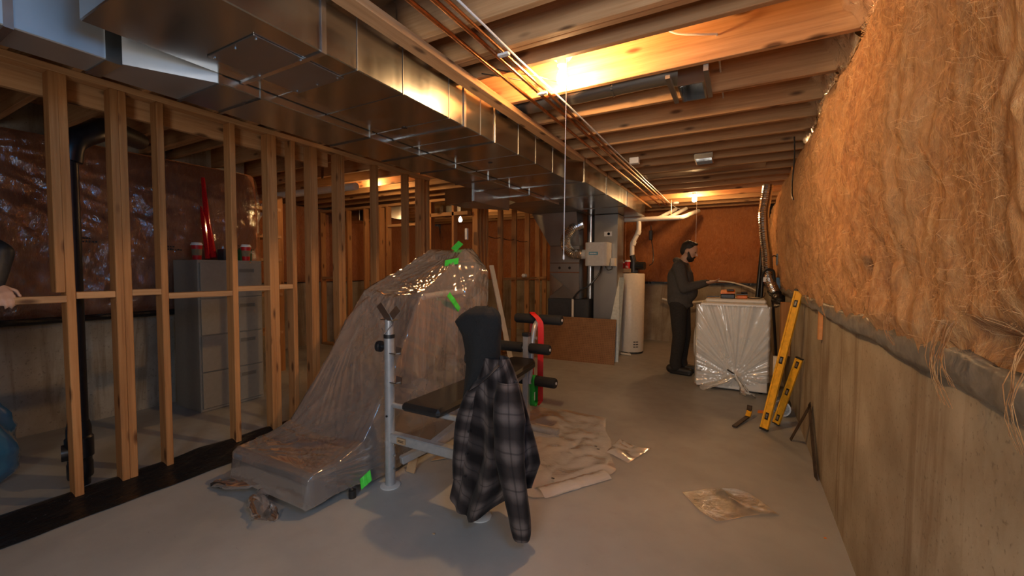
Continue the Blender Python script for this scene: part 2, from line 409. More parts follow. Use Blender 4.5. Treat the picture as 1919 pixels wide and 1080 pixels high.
ceil = empty('ceiling', (-2, 3, 2.46), kind='structure', label='open joist ceiling with bare subfloor above', category='ceiling')
box(-7.2, .75, -3.2, 8.7, 2.70, 2.74).build('subfloor', OSB, ceil)
JY = [-.96, -.55, -.14, .27, .66, .93, 1.24, 1.63, 1.866, 1.91, 2.08, 2.49, 2.94, 3.37, 3.70, 4.02, 4.33, 4.65, 5.0, 5.36, 5.72, 6.08, 6.44, 6.85, 7.25, 7.65, 8.05]
for y in JY:
    dz = random.uniform(-.004, .004)
    box(-7.0, .47, y - .038, y, 2.46 + dz, 2.70).build('joist', WX, ceil, bevel=.003)
# subfloor screws / nail tips showing beside the lamp
for k in range(14):
    x = -1.3 + k * .12 + random.uniform(-.04, .04)
    MB().tube([(x, 2.2 + random.uniform(-.08, .15), 2.70), (x + .004, 2.22, 2.675)], .0016, 5).build('nail_tip', RUSTM, ceil)

# stud partition parallel to the long walls
part = empty('wall_partition', (-3.34, 3, 0), kind='structure', label='open stud partition wall of bare lumber', category='wall')
X0, X1 = -3.389, -3.30
def stud(y0, z0=.04, z1=2.42, w=.038, lean=0, mat=WZ):
    m = MB(); dx = random.uniform(-.004, .004); l2 = random.uniform(-.006, .006) + lean
    m.add([(X0 + dx, y0, z0), (X1 + dx, y0, z0), (X1 + dx, y0 + w, z0), (X0 + dx, y0 + w, z0), (X0, y0 + l2, z1), (X1, y0 + l2, z1), (X1, y0 + w + l2, z1), (X0, y0 + w + l2, z1)],
          [(3, 2, 1, 0), (4, 5, 6, 7), (0, 1, 5, 4), (1, 2, 6, 5), (2, 3, 7, 6), (3, 0, 4, 7)])
    return m.build('stud', mat, part, bevel=.003)
stud(.838); stud(.795, 1.215)                       # stud and the shorter cripple standing on the blocking
stud(1.045); stud(1.085)
stud(1.272); stud(1.705)
stud(1.985); stud(2.025); stud(2.18); stud(2.35); stud(2.39); stud(2.64); stud(2.68); stud(3.10)
stud(3.55); stud(3.78); stud(3.82); stud(3.90); stud(.27); stud(-.2); stud(-.65); stud(-1.1)
for a, b, z in ((-.61, -.2, 1.18), (-.16, .27, 1.19), (.31, .838, 1.178), (.876, 1.045, 1.195), (1.123, 1.272, 1.20), (1.31, 1.705, 1.17), (1.743, 1.985, 1.20), (2.063, 2.18, 1.205)):
    box(X0, X1, a, b, z - .019, z + .019).build('blocking', WY, part, bevel=.003)
box(X0, X1, -1.29, 3.95, 2.42, 2.458).build('top_plate', WY, part, bevel=.002)
box(X0, X1, -1.29, 3.95, .002, .04).build('sole_plate', WY, part, bevel=.002)
box(-3.45, -3.412, -1.29, 2.62, 2.305, 2.455).build('header', WY, part, bevel=.002)
for y in (4.98, 5.06, 5.15, 5.24): stud(y)
for y in (5.68, 6.13, 6.62, 7.05, 7.38, 7.75, 8.1): stud(y)
for a, b in ((5.72, 6.13), (6.17, 6.62), (6.66, 7.05), (7.09, 7.38)): box(X0, X1, a, b, 1.19, 1.228).build('blocking', WY, part, bevel=.003)
box(X0, X1, 4.98, 8.3, 2.42, 2.458).build('top_plate', WY, part); box(X0, X1, 4.98, 8.3, .002, .04).build('sole_plate', WY, part)

# inner partition beyond, parallel to the far wall
inner = empty('wall_inner_partition', (-5, 4.95, 0), kind='structure', label='inner stud partition with a rough door opening', category='wall')
for x in (-6.6, -6.2, -5.92, -5.5, -5.25, -5.14, -4.99, -4.2, -4.1, -3.68):
    box(x - .019, x + .019, 4.90, 4.99, .04, 2.36).build('stud', WZ, inner, bevel=.003)
box(-6.62, -3.4, 4.90, 4.99, 2.36, 2.398).build('top_plate', WX, inner, bevel=.002); box(-6.62, -3.4, 4.9, 4.99, .002, .04).build('sole_plate', WX, inner)
box(-4.97, -4.22, 4.9, 4.99, 2.03, 2.07).build('door_header', WX, inner); box(-6.58, -5.94, 4.9, 4.99, 1.18, 1.22).build('blocking', WX, inner)
box(-4.10, -3.42, 4.9, 4.99, 2.14, 2.19).build('blocking', WX, inner)

# ------------------------------------------------------------------ insulation
def ins_x(y, z):
    t = (z - 1.1) / 1.36
    b = .075 * math.sin(PI * min(max(t, 0), 1)) ** .6
    d = .055 * fn(y * 2.2, z * 1.6, 3.1, 4) + .034 * fn(y * 9, z * 4.5, 7.7, 3) + .018 * abs(fn(y * 26, z * 11, 1.7, 2))
    edge = .05 * max(0, 1 - t / .08) + .06 * max(0, (t - .93) / .07)
    hole = math.exp(-(((y - 2.01) / .03) ** 2 + ((z - 1.335) / .035) ** 2)) + .7 * math.exp(-(((y - 1.86) / .018) ** 2 + ((z - 1.35) / .06) ** 2)) + .6 * math.exp(-(((y - 1.17) / .1) ** 2 + ((z - 1.2) / .035) ** 2))
    return .465 - b + d * .8 + edge * .5 + .2 * hole
nu, nv = 560, 92
YA, YB = .84, 8.42
def yy(i): t = i / (nu - 1); return YA + (YB - YA) * (t ** 1.25)
ins = MB().grid(lambda i, j: (ins_x(yy(i), 1.10 + 1.38 * j / (nv - 1)), yy(i), 1.10 + 1.38 * j / (nv - 1) + .012 * fn(yy(i) * 6, j * .1, 5)), nu, nv)
# close the batt at the back so that it has its own thickness
n0 = len(ins.v)
for i in range(0, nu): ins.v.append(Vector((.59, yy(i), 1.10))); ins.v.append(Vector((.59, yy(i), 2.48)))
for i in range(nu - 1):
    ins.f.append((i, i + 1, n0 + 2 * i + 2, n0 + 2 * i)); ins.f.append(((nv - 1) * nu + i, (nv - 1) * nu + i + 1, n0 + 2 * i + 3, n0 + 2 * i + 1))
    ins.f.append((n0 + 2 * i, n0 + 2 * i + 1, n0 + 2 * i + 3, n0 + 2 * i + 2))
ins.box(.44, .59, .825, .845, 1.10, 2.46)
batt = ins.build('insulation_batt', FIBER, smooth=2, label='long fluffy pinkish orange fiberglass batt above the stained concrete wall', category='insulation')
st = MB()
for k in range(7000):
    y = 1.0 + 5.6 * random.random() ** 1.5; z = random.uniform(1.14, 2.44)
    L = random.uniform(.03, .14); a = random.gauss(PI / 2, .55); wv = random.uniform(.0003, .0009) * min(1, y / 2.6)
    ph = random.random() * 9; pts = []
    for s in range(6):
        t = s / 5; py = y + math.cos(a) * L * t + .03 * fn(t * 2, ph, 1); pz = min(max(z + math.sin(a) * L * t + .03 * fn(t * 2, ph, 4), 1.08), 2.46)
        lift = .004 + .02 * math.sin(PI * t) * random.uniform(.3, 1)
        pts.append(Vector((ins_x(py, pz) - lift, py, pz)))
    b = len(st.v)
    for s in range(6):
        tg = (pts[min(s + 1, 5)] - pts[max(s - 1, 0)]).normalized(); sd = tg.cross(Vector((1, 0, 0))).normalized() * wv * (1 - .7 * abs(s / 5 - .5))
        st.v += [pts[s] - sd, pts[s] + sd]
    st.f += [(b + 2 * s, b + 2 * s + 1, b + 2 * s + 3, b + 2 * s + 2) for s in range(5)]
st.build('loose_fibers', STRAND, batt, kind='stuff')
# hanging wisps over the poly roll
wi = MB()
for (y0, L) in ((1.33, .20), (1.36, .17), (1.30, .15), (1.72, .12), (1.02, .2), (2.9, .15), (3.6, .12), (4.3, .1)):
    for q in range(7):
        yq = y0 + random.gauss(0, .012); p = []
        for s in range(8):
            t = s / 7; p.append((.425 - .02 * math.sin(PI * t) + .006 * fn(t * 3, q, y0), yq + .025 * fn(t * 2, q * 3, y0), 1.24 - L * t))
        wi.tube(p, [.0011 * (1 - .7 * s / 7) for s in range(8)], 4)
wi.build('hanging_wisp', FIBER, batt, kind='stuff')
def roll_sec(i, j):
    y = -.2 + 8.6 * i / 299; a = 2 * PI * j / 14
    r = 1 + .2 * fn(y * 3, j * .35, 2.2, 3); zc = 1.118 + .014 * fn(y * 1.3, 8.1, .4) ; tall = lerp(.050, .034, min(1, max(0, y / 5)))
    return (.455 + .016 * r * math.cos(a) + .008 * fn(y * 7, j, 3), y, zc + tall * r * math.sin(a) + .010 * fn(y * 4, j * .6, 9))
MB().grid(lambda i, j: roll_sec(j, i), 14, 300, True).build('poly_roll', GPOLY, smooth=2, label='rolled grey plastic sheet along the top of the concrete wall', category='plastic sheet')
# torn pink vapour barrier closing the joist ends above the batt
for q, (a, b) in enumerate(((1.67, 1.83), (2.085, 2.45), (2.495, 2.90), (2.945, 3.33), (3.375, 3.66), (3.705, 3.98), (4.025, 4.29))):
    def P(i, j, a=a, b=b, q=q):
        u = i / 11; v_ = j / 9; y = lerp(a, b, u)
        return (.30 + .16 * v_ + .03 * fn(u * 3, v_ * 3, q * 5.1) + .05 * math.sin(u * PI) * (1 - v_), y, 2.66 - .24 * v_ ** 1.5 + .02 * fn(u * 4, v_ * 4, q * 3.3 + 9))
    MB().grid(P, 12, 10).build('vapour_barrier_flap', FILM_PINK, smooth=2, label='crumpled clear plastic flap closing a joist bay over the long batt', category='plastic sheet', group='plastic flaps at the joist ends')
# back wall batt
def back_ins(x0, x1, name, label, z0=1.13, z1=2.62, yb=8.44):
    nu2 = int((x1 - x0) / .028); nv2 = 52
    m = MB().grid(lambda i, j: (lerp(x0, x1, i / (nu2 - 1)), yb - .05 * math.sin(PI * (j / (nv2 - 1))) ** .5 + .03 * fn(i * .07, j * .07, 2.9, 4) + .012 * fn(i * .4, j * .4, 1.2, 2), lerp(z0, z1, j / (nv2 - 1))), nu2, nv2)
    n1 = len(m.v)
    m.box(x0, x1, yb + .02, 8.55, z0, z1)
    return m.build(name, FIBER2, smooth=2, label=label, category='insulation')
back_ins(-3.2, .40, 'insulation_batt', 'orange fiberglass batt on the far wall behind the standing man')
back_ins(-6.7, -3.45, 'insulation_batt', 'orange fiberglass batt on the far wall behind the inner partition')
box(-3.2, .45, 8.36, 8.43, 1.10, 1.14).build('sill_poly', BPOLY, smooth=True, label='dark plastic strip along the sill of the far wall', category='plastic sheet')
# left far wall batt
nu2, nv2 = 120, 40
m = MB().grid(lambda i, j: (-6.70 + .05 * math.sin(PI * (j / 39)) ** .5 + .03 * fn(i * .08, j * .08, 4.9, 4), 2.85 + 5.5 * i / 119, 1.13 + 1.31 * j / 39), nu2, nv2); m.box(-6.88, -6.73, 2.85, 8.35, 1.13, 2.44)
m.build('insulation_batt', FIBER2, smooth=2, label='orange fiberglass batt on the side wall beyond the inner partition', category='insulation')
# near-left wall: plastic wrapped batt
nu2, nv2 = 150, 70
def lx(y, z):
    t = (z - .93) / 1.5
    return -5.0 + .09 * math.sin(PI * min(max(t, 0), 1)) ** .4 + .03 * fn(y * 1.6, z * 1.6, 6.6, 3)
m = MB().grid(lambda i, j: (lx(-1.28 + 4.10 * i / (nu2 - 1), .93 + 1.5 * j / (nv2 - 1)), -1.28 + 4.10 * i / (nu2 - 1), .93 + 1.5 * j / (nv2 - 1)), nu2, nv2)
m.box(-5.11, -4.99, -1.28, 2.80, .93, 2.43)
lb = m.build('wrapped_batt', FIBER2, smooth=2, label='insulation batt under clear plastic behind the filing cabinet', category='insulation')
def wr_p(i, j):
    y = -1.28 + 4.16 * i / 249; z = .95 + 1.47 * j / 89
    a = math.atan2(z - 2.3, y - .35); d = math.hypot(z - 2.3, y - .35)
    f = .012 * (1 - abs(noise.noise(Vector((a * 9, d * .8, 3))))) ** 3 + .02 * fn(y * 4, z * 4, 11, 4) + .006 * fn(y * 14, z * 10, 3, 2)
    end = max(0, (y - 2.7) / .2)
    return (lx(y, z) + .016 + f - .1 * end * end, y, z)
MB().grid(wr_p, 250, 90).build('wrap_film', FILM_PINK, lb, smooth=2)
for (y0, z0, wd) in ((1.28, 1.60, .13), (1.28, 1.57, .16), (1.85, 1.56, .14), (1.85, 1.53, .2), (2.52, 1.60, .2), (2.52, 1.565, .24)):
    pr = MB()
    for q in range(int(wd / .02)):
        yq = y0 + q * .02; pr.box(lx(yq, z0) + .045, lx(yq, z0) + .047, yq, yq + random.uniform(.008, .017), z0, z0 + random.uniform(.008, .018))
    pr.build('printed_mark', INK, lb)
MB().tube([(-4.90, -1.27 + .2 * k, .925 + .008 * fn(k, 2, 1)) for k in range(21)], [.028 + .006 * fn(k, 5, 2) for k in range(21)], 8).build('poly_roll', BPOLY, smooth=True, label='dark plastic roll along the sill behind the filing cabinet', category='plastic sheet')
# black poly under the sole plate
def bp(i, j):
    y = -1.27 + 3.57 * i / 159; u = j / 17
    x = -3.47 + .40 * u + .02 * fn(y * 2, 3, 1) * u
    z = .006 + (.05 * math.exp(-((u - .28) / .2) ** 2) if u < .28 else .05 * math.exp(-((u - .28) / .26) ** 2)) + .02 * max(0, fn(y * 3, u * 5, 4.4, 3)) * math.sin(PI * u)
    return (x, y, z)
MB().grid(bp, 160, 18).build('sill_gasket_sheet', BPOLY, smooth=2, label='crumpled black plastic sheet under the foot of the stud partition', category='plastic sheet')

# ------------------------------------------------------------------ ducts overhead
md = empty('main_duct', (-1.77, 3, 2.22), label='wide galvanised steel trunk duct with an access panel underneath', category='duct')
def dsec(x0, x1, y0, y1, z0, z1, parent, name='duct_section', mat=GALV): return box(x0, x1, y0, y1, z0, z1).build(name, mat, parent, bevel=.004)
XL, XR = -2.058, -1.49
cuts = [.58, 1.13, 1.58, 2.10, 2.46, 3.10, 3.76]
for a, b in zip(cuts[:-1], cuts[1:]): dsec(XL, XR, a + .001, b - .001, 2.22, 2.45, md)
for y in (1.13, 2.10, 2.46): MB().box(XL - .004, XR + .008, y - .012, y + .012, 2.213, 2.456).build('drive_cleat', CHROME if y != 2.46 else GALV, md, bevel=.002)
for y in (1.3, 1.58, 1.95, 2.28, 2.8, 3.1, 3.45): MB().box(XL, XR + .003, y - .0015, y + .0015, 2.218, 2.45).build('crease', GALV2, md)
MB().prism([(XL, 3.761, 2.22), (XR, 3.761, 2.22), (-1.37, 3.95, 2.22), (XL, 3.95, 2.22)], (0, 0, .23)).build('transition', GALV, md)
for a, b in ((3.951, 4.7), (4.702, 5.7), (5.702, 6.9)): dsec(XL, -1.37, a, b, 2.22, 2.45, md)
for y in (3.95, 4.72, 5.7): MB().box(XL, -1.362, y - .01, y + .01, 2.214, 2.456).build('drive_cleat', GALV, md)
ap = box(-1.93, -1.60, .92, 1.32, 2.214, 2.2195).build('access_panel', GALV2, md, bevel=.001)
for x, y in ((-1.91, .94), (-1.91, 1.12), (-1.91, 1.30), (-1.76, .94), (-1.62, .94), (-1.62, 1.12), (-1.62, 1.30), (-1.76, 1.30)):
    MB().lathe([(.006, 0), (.006, .002), (.003, .004)], (x, y, 2.214), 8, (0, 0, -1)).build('screw', CHROME, ap)
for x, y in ((-1.80, 2.9), (-1.83, 1.95)): MB().lathe([(.018, 0), (.018, .002)], (x, y, 2.2195), 14, (0, 0, -1)).build('plug', BLACKP, md)
ld = empty('side_duct', (-2.25, 2, 2.18), label='narrow galvanised return duct running beside the wide trunk duct', category='duct')
for a, b in ((-1.29, .45), (.452, .74)): dsec(-2.44, -2.23, a, b, 2.18, 2.45, ld, mat=GALVR)
MB().box(-2.445, -2.224, .438, .462, 2.174, 2.455).build('drive_cleat', CHROME, ld); MB().box(-2.445, -2.224, .70, .75, 2.174, 2.455).build('drive_cleat', GALV, ld)
MB().prism([(-2.44, .741, 2.18), (-2.23, .741, 2.18), (-2.066, 1.03, 2.18), (-2.44, 1.03, 2.18)], (0, 0, .27)).build('transition', GALVR, ld)
for a, b in ((1.031, 1.9), (1.902, 2.8), (2.802, 3.7), (3.702, 4.55)): dsec(-2.44, -2.066, a, b, 2.18, 2.45, ld)
for y in (1.035, 1.22, 1.9, 2.36, 2.8, 3.3, 3.7, 4.15): MB().box(-2.444, -2.060, y - .008, y + .008, 2.172, 2.455).build('drive_cleat', GALV, ld)
MB().prism([(-2.44, 4.551, 2.19), (-2.066, 4.551, 2.19), (-2.066, 5.0, 2.19), (-3.0, 5.0, 2.19)], (0, 0, .26)).build('transition', GALV2, ld)
dsec(-3.02, -2.066, 5.001, 6.9, 2.26, 2.45, ld, mat=GALV2)
to = MB().prism([(-2.43, 3.60, 2.06), (-2.43, 4.35, 2.06), (-2.80, 3.95, 2.06), (-2.80, 3.60, 2.06)], (0, 0, .13)).build('branch_duct', GALV2, ld, bevel=.004)
box(-2.79, -2.445, 3.58, 3.598, 2.05, 2.20).build('end_flange', GALV, ld)
# box takeoffs rising between the joists beside the trunk
for (a, b, x0, x1, nm) in ((1.27, 1.57, -1.86, -1.52, 'steel box duct rising behind the strapping board beside the trunk duct'), (2.14, 2.30, -1.75, -1.52, 'short steel take-off box over the second trunk cleat')):
    e = empty('duct_takeoff', (x0, a, 2.455), label=nm, category='duct'); box(x0, x1, a, b, 2.456, 2.66).build('box_body', GALV, e, bevel=.003); box(x0 - .006, x1 + .006, a - .006, b + .006, 2.456, 2.475).build('flange', CHROME, e)
# round branch pipe and its boot between two joists
rb = empty('round_branch_duct', (-.8, 2.70, 2.48), label='round steel branch pipe between two joists past the pull-cord lamp', category='duct')
MB().tube([(-1.44, 2.70, 2.535), (-.40, 2.70, 2.545)], .068, 20).build('pipe', GALV2, rb, smooth=True)
for x in (-1.1, -.75): MB().tube([(x, 2.70, 2.539), (x + .012, 2.70, 2.539)], .071, 20).build('seam_ring', GALV, rb, smooth=True)
MB().tube([(-.42, 2.70, 2.543), (-.33, 2.71, 2.54)], [.07, .085], 16).build('elbow', GALV2, rb, smooth=True)
bt = MB().box(-.34, -.22, 2.62, 2.63, 2.42, 2.62).box(-.34, -.22, 2.87, 2.88, 2.42, 2.62).box(-.35, -.34, 2.62, 2.88, 2.42, 2.62).box(-.22, -.21, 2.62, 2.88, 2.42, 2.62).box(-.34, -.22, 2.63, 2.87, 2.60, 2.61).build('boot', FOIL, rb)
MB().box(-.205, -.18, 2.50, 2.895, 2.425, 2.445).box(-.205, -.18, 2.497, 2.502, 2.425, 2.50).box(-.40, -.375, 2.50, 2.895, 2.425, 2.445).build('hanger_strap', GALV2, rb)
# small register boot and flat pan duct farther along
e = empty('register_boot', (-.35, 4.5, 2.43), label='small open foil-lined register boot under the far joists', category='duct')
MB().box(-.42, -.41, 4.36, 4.60, 2.415, 2.47).box(-.27, -.26, 4.36, 4.60, 2.415, 2.47).box(-.42, -.26, 4.60, 4.61, 2.415, 2.47).box(-.42, -.26, 4.35, 4.36, 2.415, 2.47).build('collar', GALV, e); box(-.41, -.27, 4.36, 4.60, 2.46, 2.47).build('liner', FOIL, e)
box(-1.3, .2, 5.05, 5.30, 2.47, 2.50).build('pan_duct', GALV2, bevel=.003, label='flat steel pan duct between the far joists', category='duct')

# strapping board, copper pipes and cables
e = box(-1.452, -1.362, -1.28, 7.4, 2.416, 2.455).build('strapping_board', WY, bevel=.003, label='long flat lumber board nailed under the joists beside the trunk duct', category='board')
box(-1.56, -1.462, 1.20, 1.238, 2.462, 2.60).build('short_block', WX, bevel=.003, label='short lumber block between the trunk duct and the strapping board', category='board')
for i, (x, r, lb) in enumerate(((-1.205, .011, 'copper water pipe next to the strapping board under the joists'), (-1.115, .011, 'middle copper water pipe of three under the joists'), (-1.07, .0085, 'thin copper pipe next to the white ceiling cable'))):
    p = [(x + .006 * fn(k, i, 3), -1.28 + k * .43, 2.446 - r * .4 - .004 * abs(fn(k, i, 8))) for k in range(21)]
    MB().tube(p, r, 8).build('copper_pipe', COPPER, smooth=True, label=lb, category='pipe', group='copper pipes under the joists')
p = [(-1.035 + .01 * fn(k * .7, 1, 3), -1.28 + k * .36, 2.447 - .008 * abs(fn(k, 4, 8))) for k in range(25)] + [(-1.0, 7.6, 2.43), (-.93, 7.7, 2.40)]
MB().tube(p, .0055, 7).build('ceiling_cable', WHITE, smooth=True, label='white electrical cable strung under the joists along the copper pipes', category='cable')
for (x, y) in ((-1.07, 1.85), (-1.09, 2.36)): box(x - .03, x + .03, y - .012, y + .012, 2.425, 2.437).build('pipe_strap', WHITE, label='white plastic clip holding the copper pipes to a joist', category='clip', group='pipe clips')
MB().tube(spline([(-.47, 2.33, 2.69), (-.42, 2.36, 2.66), (-.33, 2.38, 2.60), (-.22, 2.40, 2.575), (-.14, 2.44, 2.575)]), .006, 7).build('light_cable', WHITE, smooth=True, label='pale cable looping down from the subfloor beside the lit joist', category='cable')
MB().tube([(-.14, 2.44, 2.575), (-.14, 6.6, 2.56)], .0055, 6).build('joist_cable', GREYP, smooth=True, label='grey cable threaded through holes in the joists', category='cable')
for k in range(2): MB().tube([(-1.0 - .12 * k, 2.42, 2.5), (-1.05 - .1 * k, 2.2, 2.46 ), (-1.2 - .1 * k, 2.0, 2.45)], .003, 5).build('bell_wire', BLACKP, smooth=True, label='thin black wire draped over the copper pipes', category='wire', group='thin wires by the lamp')
box(-.99, -.90, 4.18, 4.24, 2.40, 2.46).build('junction_box', WHITE, bevel=.004, label='small white junction box under a far joist', category='box')
MB().lathe([(.05, 0), (.05, .02), (.035, .03)], (-.95, 7.20, 2.458), 16, (0, 0, -1)).build('smoke_alarm', WHITE, smooth=True, label='round white smoke alarm under the far joists', category='alarm')

# ------------------------------------------------------------------ bare bulbs on porcelain holders
def lamp(x, y, zt, strength, label, cord=None, s=1.0):
    e = empty('ceiling_lamp', (x, y, zt), label=label, category='lamp', group='bare ceiling bulbs')
    MB().lathe([(.05, 0), (.052, .03), (.05, .05)], (x, y, zt), 8, (0, 0, -1)).build('junction_box', GALV2, e)
    MB().lathe([(.055, .05), (.062, .058), (.062, .068), (.05, .085), (.03, .095), (.027, .125), (.024, .128)], (x, y, zt), 22, (0, 0, -1)).build('lamp_holder', WHITE, e, smooth=True)
    zb = zt - .125
    MB().lathe([(.013, 0), (.014, .02), (.02, .035), (.028, .055), (.031, .075), (.028, .093), (.018, .105), (.004, .110)], (x, y, zb), 18, (0, 0, -1)).build('bulb', bulb_mat('lit_bulb', strength), e, smooth=True)
    if cord:
        MB().tube([(x + .04, y - .03, zt - .08), (x + .04, y - .035, zt - .4), (x + .035, y - .035, cord)], .0022, 5).build('pull_cord', WHITE, e)
        MB().lathe([(.004, 0), (.006, .01), (.006, .025), (.002, .03)], (x + .035, y - .035, cord), 8, (0, 0, -1)).build('pull_knob', WHITE, e)
    return e
lamp(-.925, 2.265, 2.645, BULB_MAIN, 'lit bare bulb on a porcelain holder with a long white pull cord', 1.44)
lamp(-.63, 6.70, 2.60, BULB_FAR, 'lit bare bulb above the standing man near the far wall', 1.75)
lamp(-4.52, 6.25, 2.46, BULB_LEFT, 'lit bare bulb seen beyond the doorway of the stud partition')
lamp(-4.25, 3.95, 2.62, BULB_HID, 'lit bare bulb between joists behind the stud partition')

# ------------------------------------------------------------------ furnace, humidifier, water heater
fu = empty('furnace', (-2.4, 6.5, 0), label='charcoal furnace cabinet with a steel plenum flaring up to the ducts', category='furnace')
box(-2.74, -2.07, 6.2, 6.9, 0, .90).build('cabinet', DARKM, fu, bevel=.006)
box(-2.70, -2.38, 6.194, 6.199, .1, .84).build('door_panel', DARKM, fu, bevel=.003)
box(-2.72, -2.22, 6.22, 6.8, .902, 1.74).build('plenum', GALV2, fu, bevel=.003)
pl = MB().prism([(-2.71, 6.215, .93), (-2.71, 6.215, 1.30), (-2.47, 6.19, 1.12)], (0, -.006, 0)).build('creased_panel', GALV, fu)
MB().prism([(-2.71, 6.213, .92), (-2.23, 6.213, .92), (-2.47, 6.19, 1.115)], (0, -.006, 0)).build('creased_panel', GALV2, fu)
box(-2.72, -2.22, 6.205, 6.218, 1.312, 1.325).build('seam', COPPER, fu); box(-2.72, -2.22, 6.21, 6.219, 1.46, 1.475).build('seam', GALV, fu)
for x in (-2.55, -2.38): MB().lathe([(.022, 0), (.022, .004)], (x, 6.218, 1.39), 14, (0, -1, 0)).build('port', BLACKP, fu)
hz0, hz1 = 1.742, 2.257
MB().add([(-2.72, 6.22, hz0), (-2.22, 6.22, hz0), (-2.22, 6.8, hz0), (-2.72, 6.8, hz0), (-3.0, 6.12, hz1), (-2.24, 6.12, hz1), (-2.24, 6.88, hz1), (-3.0, 6.88, hz1)],
         [(3, 2, 1, 0), (4, 5, 6, 7), (0, 1, 5, 4), (1, 2, 6, 5), (2, 3, 7, 6), (3, 0, 4, 7)]).build('hood', DARKM if False else GALV2, fu)
MB().tube([(-2.13, 6.5, .9), (-2.13, 6.5, 2.24)], .06, 18).build('flue_pipe', GALV, fu, smooth=True)
rd = empty('return_duct_drop', (-1.82, 6.5, 0), label='tall steel return duct drop standing between furnace and water heater', category='duct')
box(-2.03, -1.66, 6.36, 6.72, 0, 2.215).build('drop_body', GALV2, rd, bevel=.004)
box(-1.87, -1.75, 6.354, 6.359, 1.88, 1.95).build('notice_sticker', WHITE, rd)
MB().lathe([(.022, 0), (.022, .001), (.016, .001), (.016, 0)], (-1.80, 6.3535, 1.915), 16, (0, -1, 0)).build('sticker_emblem', INK, rd)
hu = empty('humidifier', (-1.9, 6.2, 1.42), label='pale grey bypass humidifier with a blue label on the return duct', category='humidifier')
prof = [(-2.10, 6.355), (-2.10, 6.16), (-2.085, 6.11), (-2.04, 6.08), (-1.80, 6.08), (-1.755, 6.11), (-1.745, 6.16), (-1.745, 6.355)]
MB().prism([(x, y, 1.42) for x, y in prof], (0, 0, .355)).build('housing', GREYP, hu, bevel=.006)
box(-2.02, -1.88, 6.075, 6.079, 1.585, 1.63).build('brand_label', BLUEL, hu); 
for q in range(6): box(-2.005 + q * .018, -1.992 + q * .018, 6.073, 6.0745, 1.60, 1.615).build('label_mark', WHITE, hu)
MB().tube([(-2.20, 6.22, 1.60), (-2.10, 6.22, 1.60)], .075, 18).build('inlet_collar', GREYP, hu, smooth=True)
box(-1.74, -1.67, 6.25, 6.35, 1.42, 1.54).build('junction_box', CREAM, hu, bevel=.004)
fp = spline([(-2.23, 6.3, 2.07), (-2.32, 6.18, 2.0), (-2.40, 6.12, 1.86), (-2.40, 6.12, 1.72), (-2.32, 6.15, 1.62), (-2.19, 6.22, 1.60)], 14)
MB().tube(fp, [.078 + .008 * (k % 2) for k in range(len(fp))], 16).build('flexible_foil_duct', FOIL, hu, smooth=False)
MB().tube(spline([(-1.86, 6.2, 1.42), (-1.88, 6.15, 1.30), (-2.0, 6.1, 1.14), (-2.18, 6.08, 1.02), (-2.27, 6.08, .90)]), .014, 8).build('drain_hose', BLACKP, hu, smooth=True)
MB().tube([(-2.27, 6.08, .91), (-2.27, 6.08, .02)], .018, 10).build('drain_pipe', CREAM, hu, smooth=True)
MB().tube(spline([(-1.8, 6.2, 1.42), (-1.76, 6.18, 1.36), (-1.70, 6.2, 1.38), (-1.72, 6.26, 1.42)]), .006, 6).build('control_wire', BLACKP, hu, smooth=True)
wh = empty('water_heater', (-1.575, 6.98, 0), label='tall cream water heater with a black blower on top', category='water heater')
HX, HY = -1.60, 6.98
MB().lathe([(.20, 0), (.222, .015), (.225, .03), (.225, 1.27), (.215, 1.285), (.05, 1.30)], (HX, HY, .02), 36).build('tank', CREAM, wh, smooth=True)
MB().lathe([(.215, 0), (.215, .02)], (HX, HY, 0), 30).build('base', DARKM, wh)
for i in range(2):
    for j in range(3):
        a = -1.0 + i * .2; x = HX + .226 * math.cos(a); y = HY + .226 * math.sin(a)
        MB().bar((x - .018 * math.sin(-a), y - .018 * math.cos(a), .12 + j * .04), (x + .018 * math.sin(-a), y + .018 * math.cos(a), .12 + j * .04), .006, .014).build('vent_slot', BLACKP, wh)
MB().lathe([(.02, 0), (.02, .03), (.012, .05)], (HX - .10, HY - .20, 1.10), 10, (-.3, -1, 0)).build('relief_valve', COPPER, wh, smooth=True)
bl = MB().tube([(HX + .06, HY - .05, 1.33), (HX + .06, HY - .05, 1.50)], .075, 16).tube([(HX + .06, HY - .05, 1.43), (HX + .24, HY - .08, 1.43)], .065, 14).box(HX - .02, HX + .14, HY - .12, HY + .03, 1.318, 1.36)
bl.build('blower', BLACKP, wh, smooth=True)
MB().tube([(HX + .06, HY - .05, 1.5), (HX + .03, HY - .05, 1.60)], .045, 12).build('blower_outlet', BLACKP, wh, smooth=True)
MB().tube([(HX + .02, HY - .20, 0.035), (HX + .10, HY - .34, .02), (HX - .2, HY - .32, .03), (HX - .3, HY - .25, .03)], .016, 8).build('drain_pipe', CREAM, wh, smooth=True)
pv = empty('pvc_vent_piping', (-1.2, 7.0, 2.1), label='white PVC vent pipes running over the water heater to the far wall', category='pipe')
MB().tube(spline([(HX + .03, HY - .05, 1.58), (HX + .03, HY - .05, 1.78), (HX + .05, HY - .05, 1.83), (HX + .11, HY - .05, 1.95), (HX + .13, HY - .05, 2.0), (HX + .13, HY - .05, 2.15)], 5), .037, 14).build('riser', PVC, pv, smooth=True)
for z in (1.80, 1.97): MB().tube([(HX + .04 + (z - 1.8) * .42, HY - .05, z - .03), (HX + .06 + (z - 1.8) * .42, HY - .05, z + .03)], .043, 14).build('coupling', PVC, pv, smooth=True)
MB().tube([(-1.95, 6.93, 2.185), (-.86, 6.93, 2.175)], .037, 14).build('main_run', PVC, pv, smooth=True)
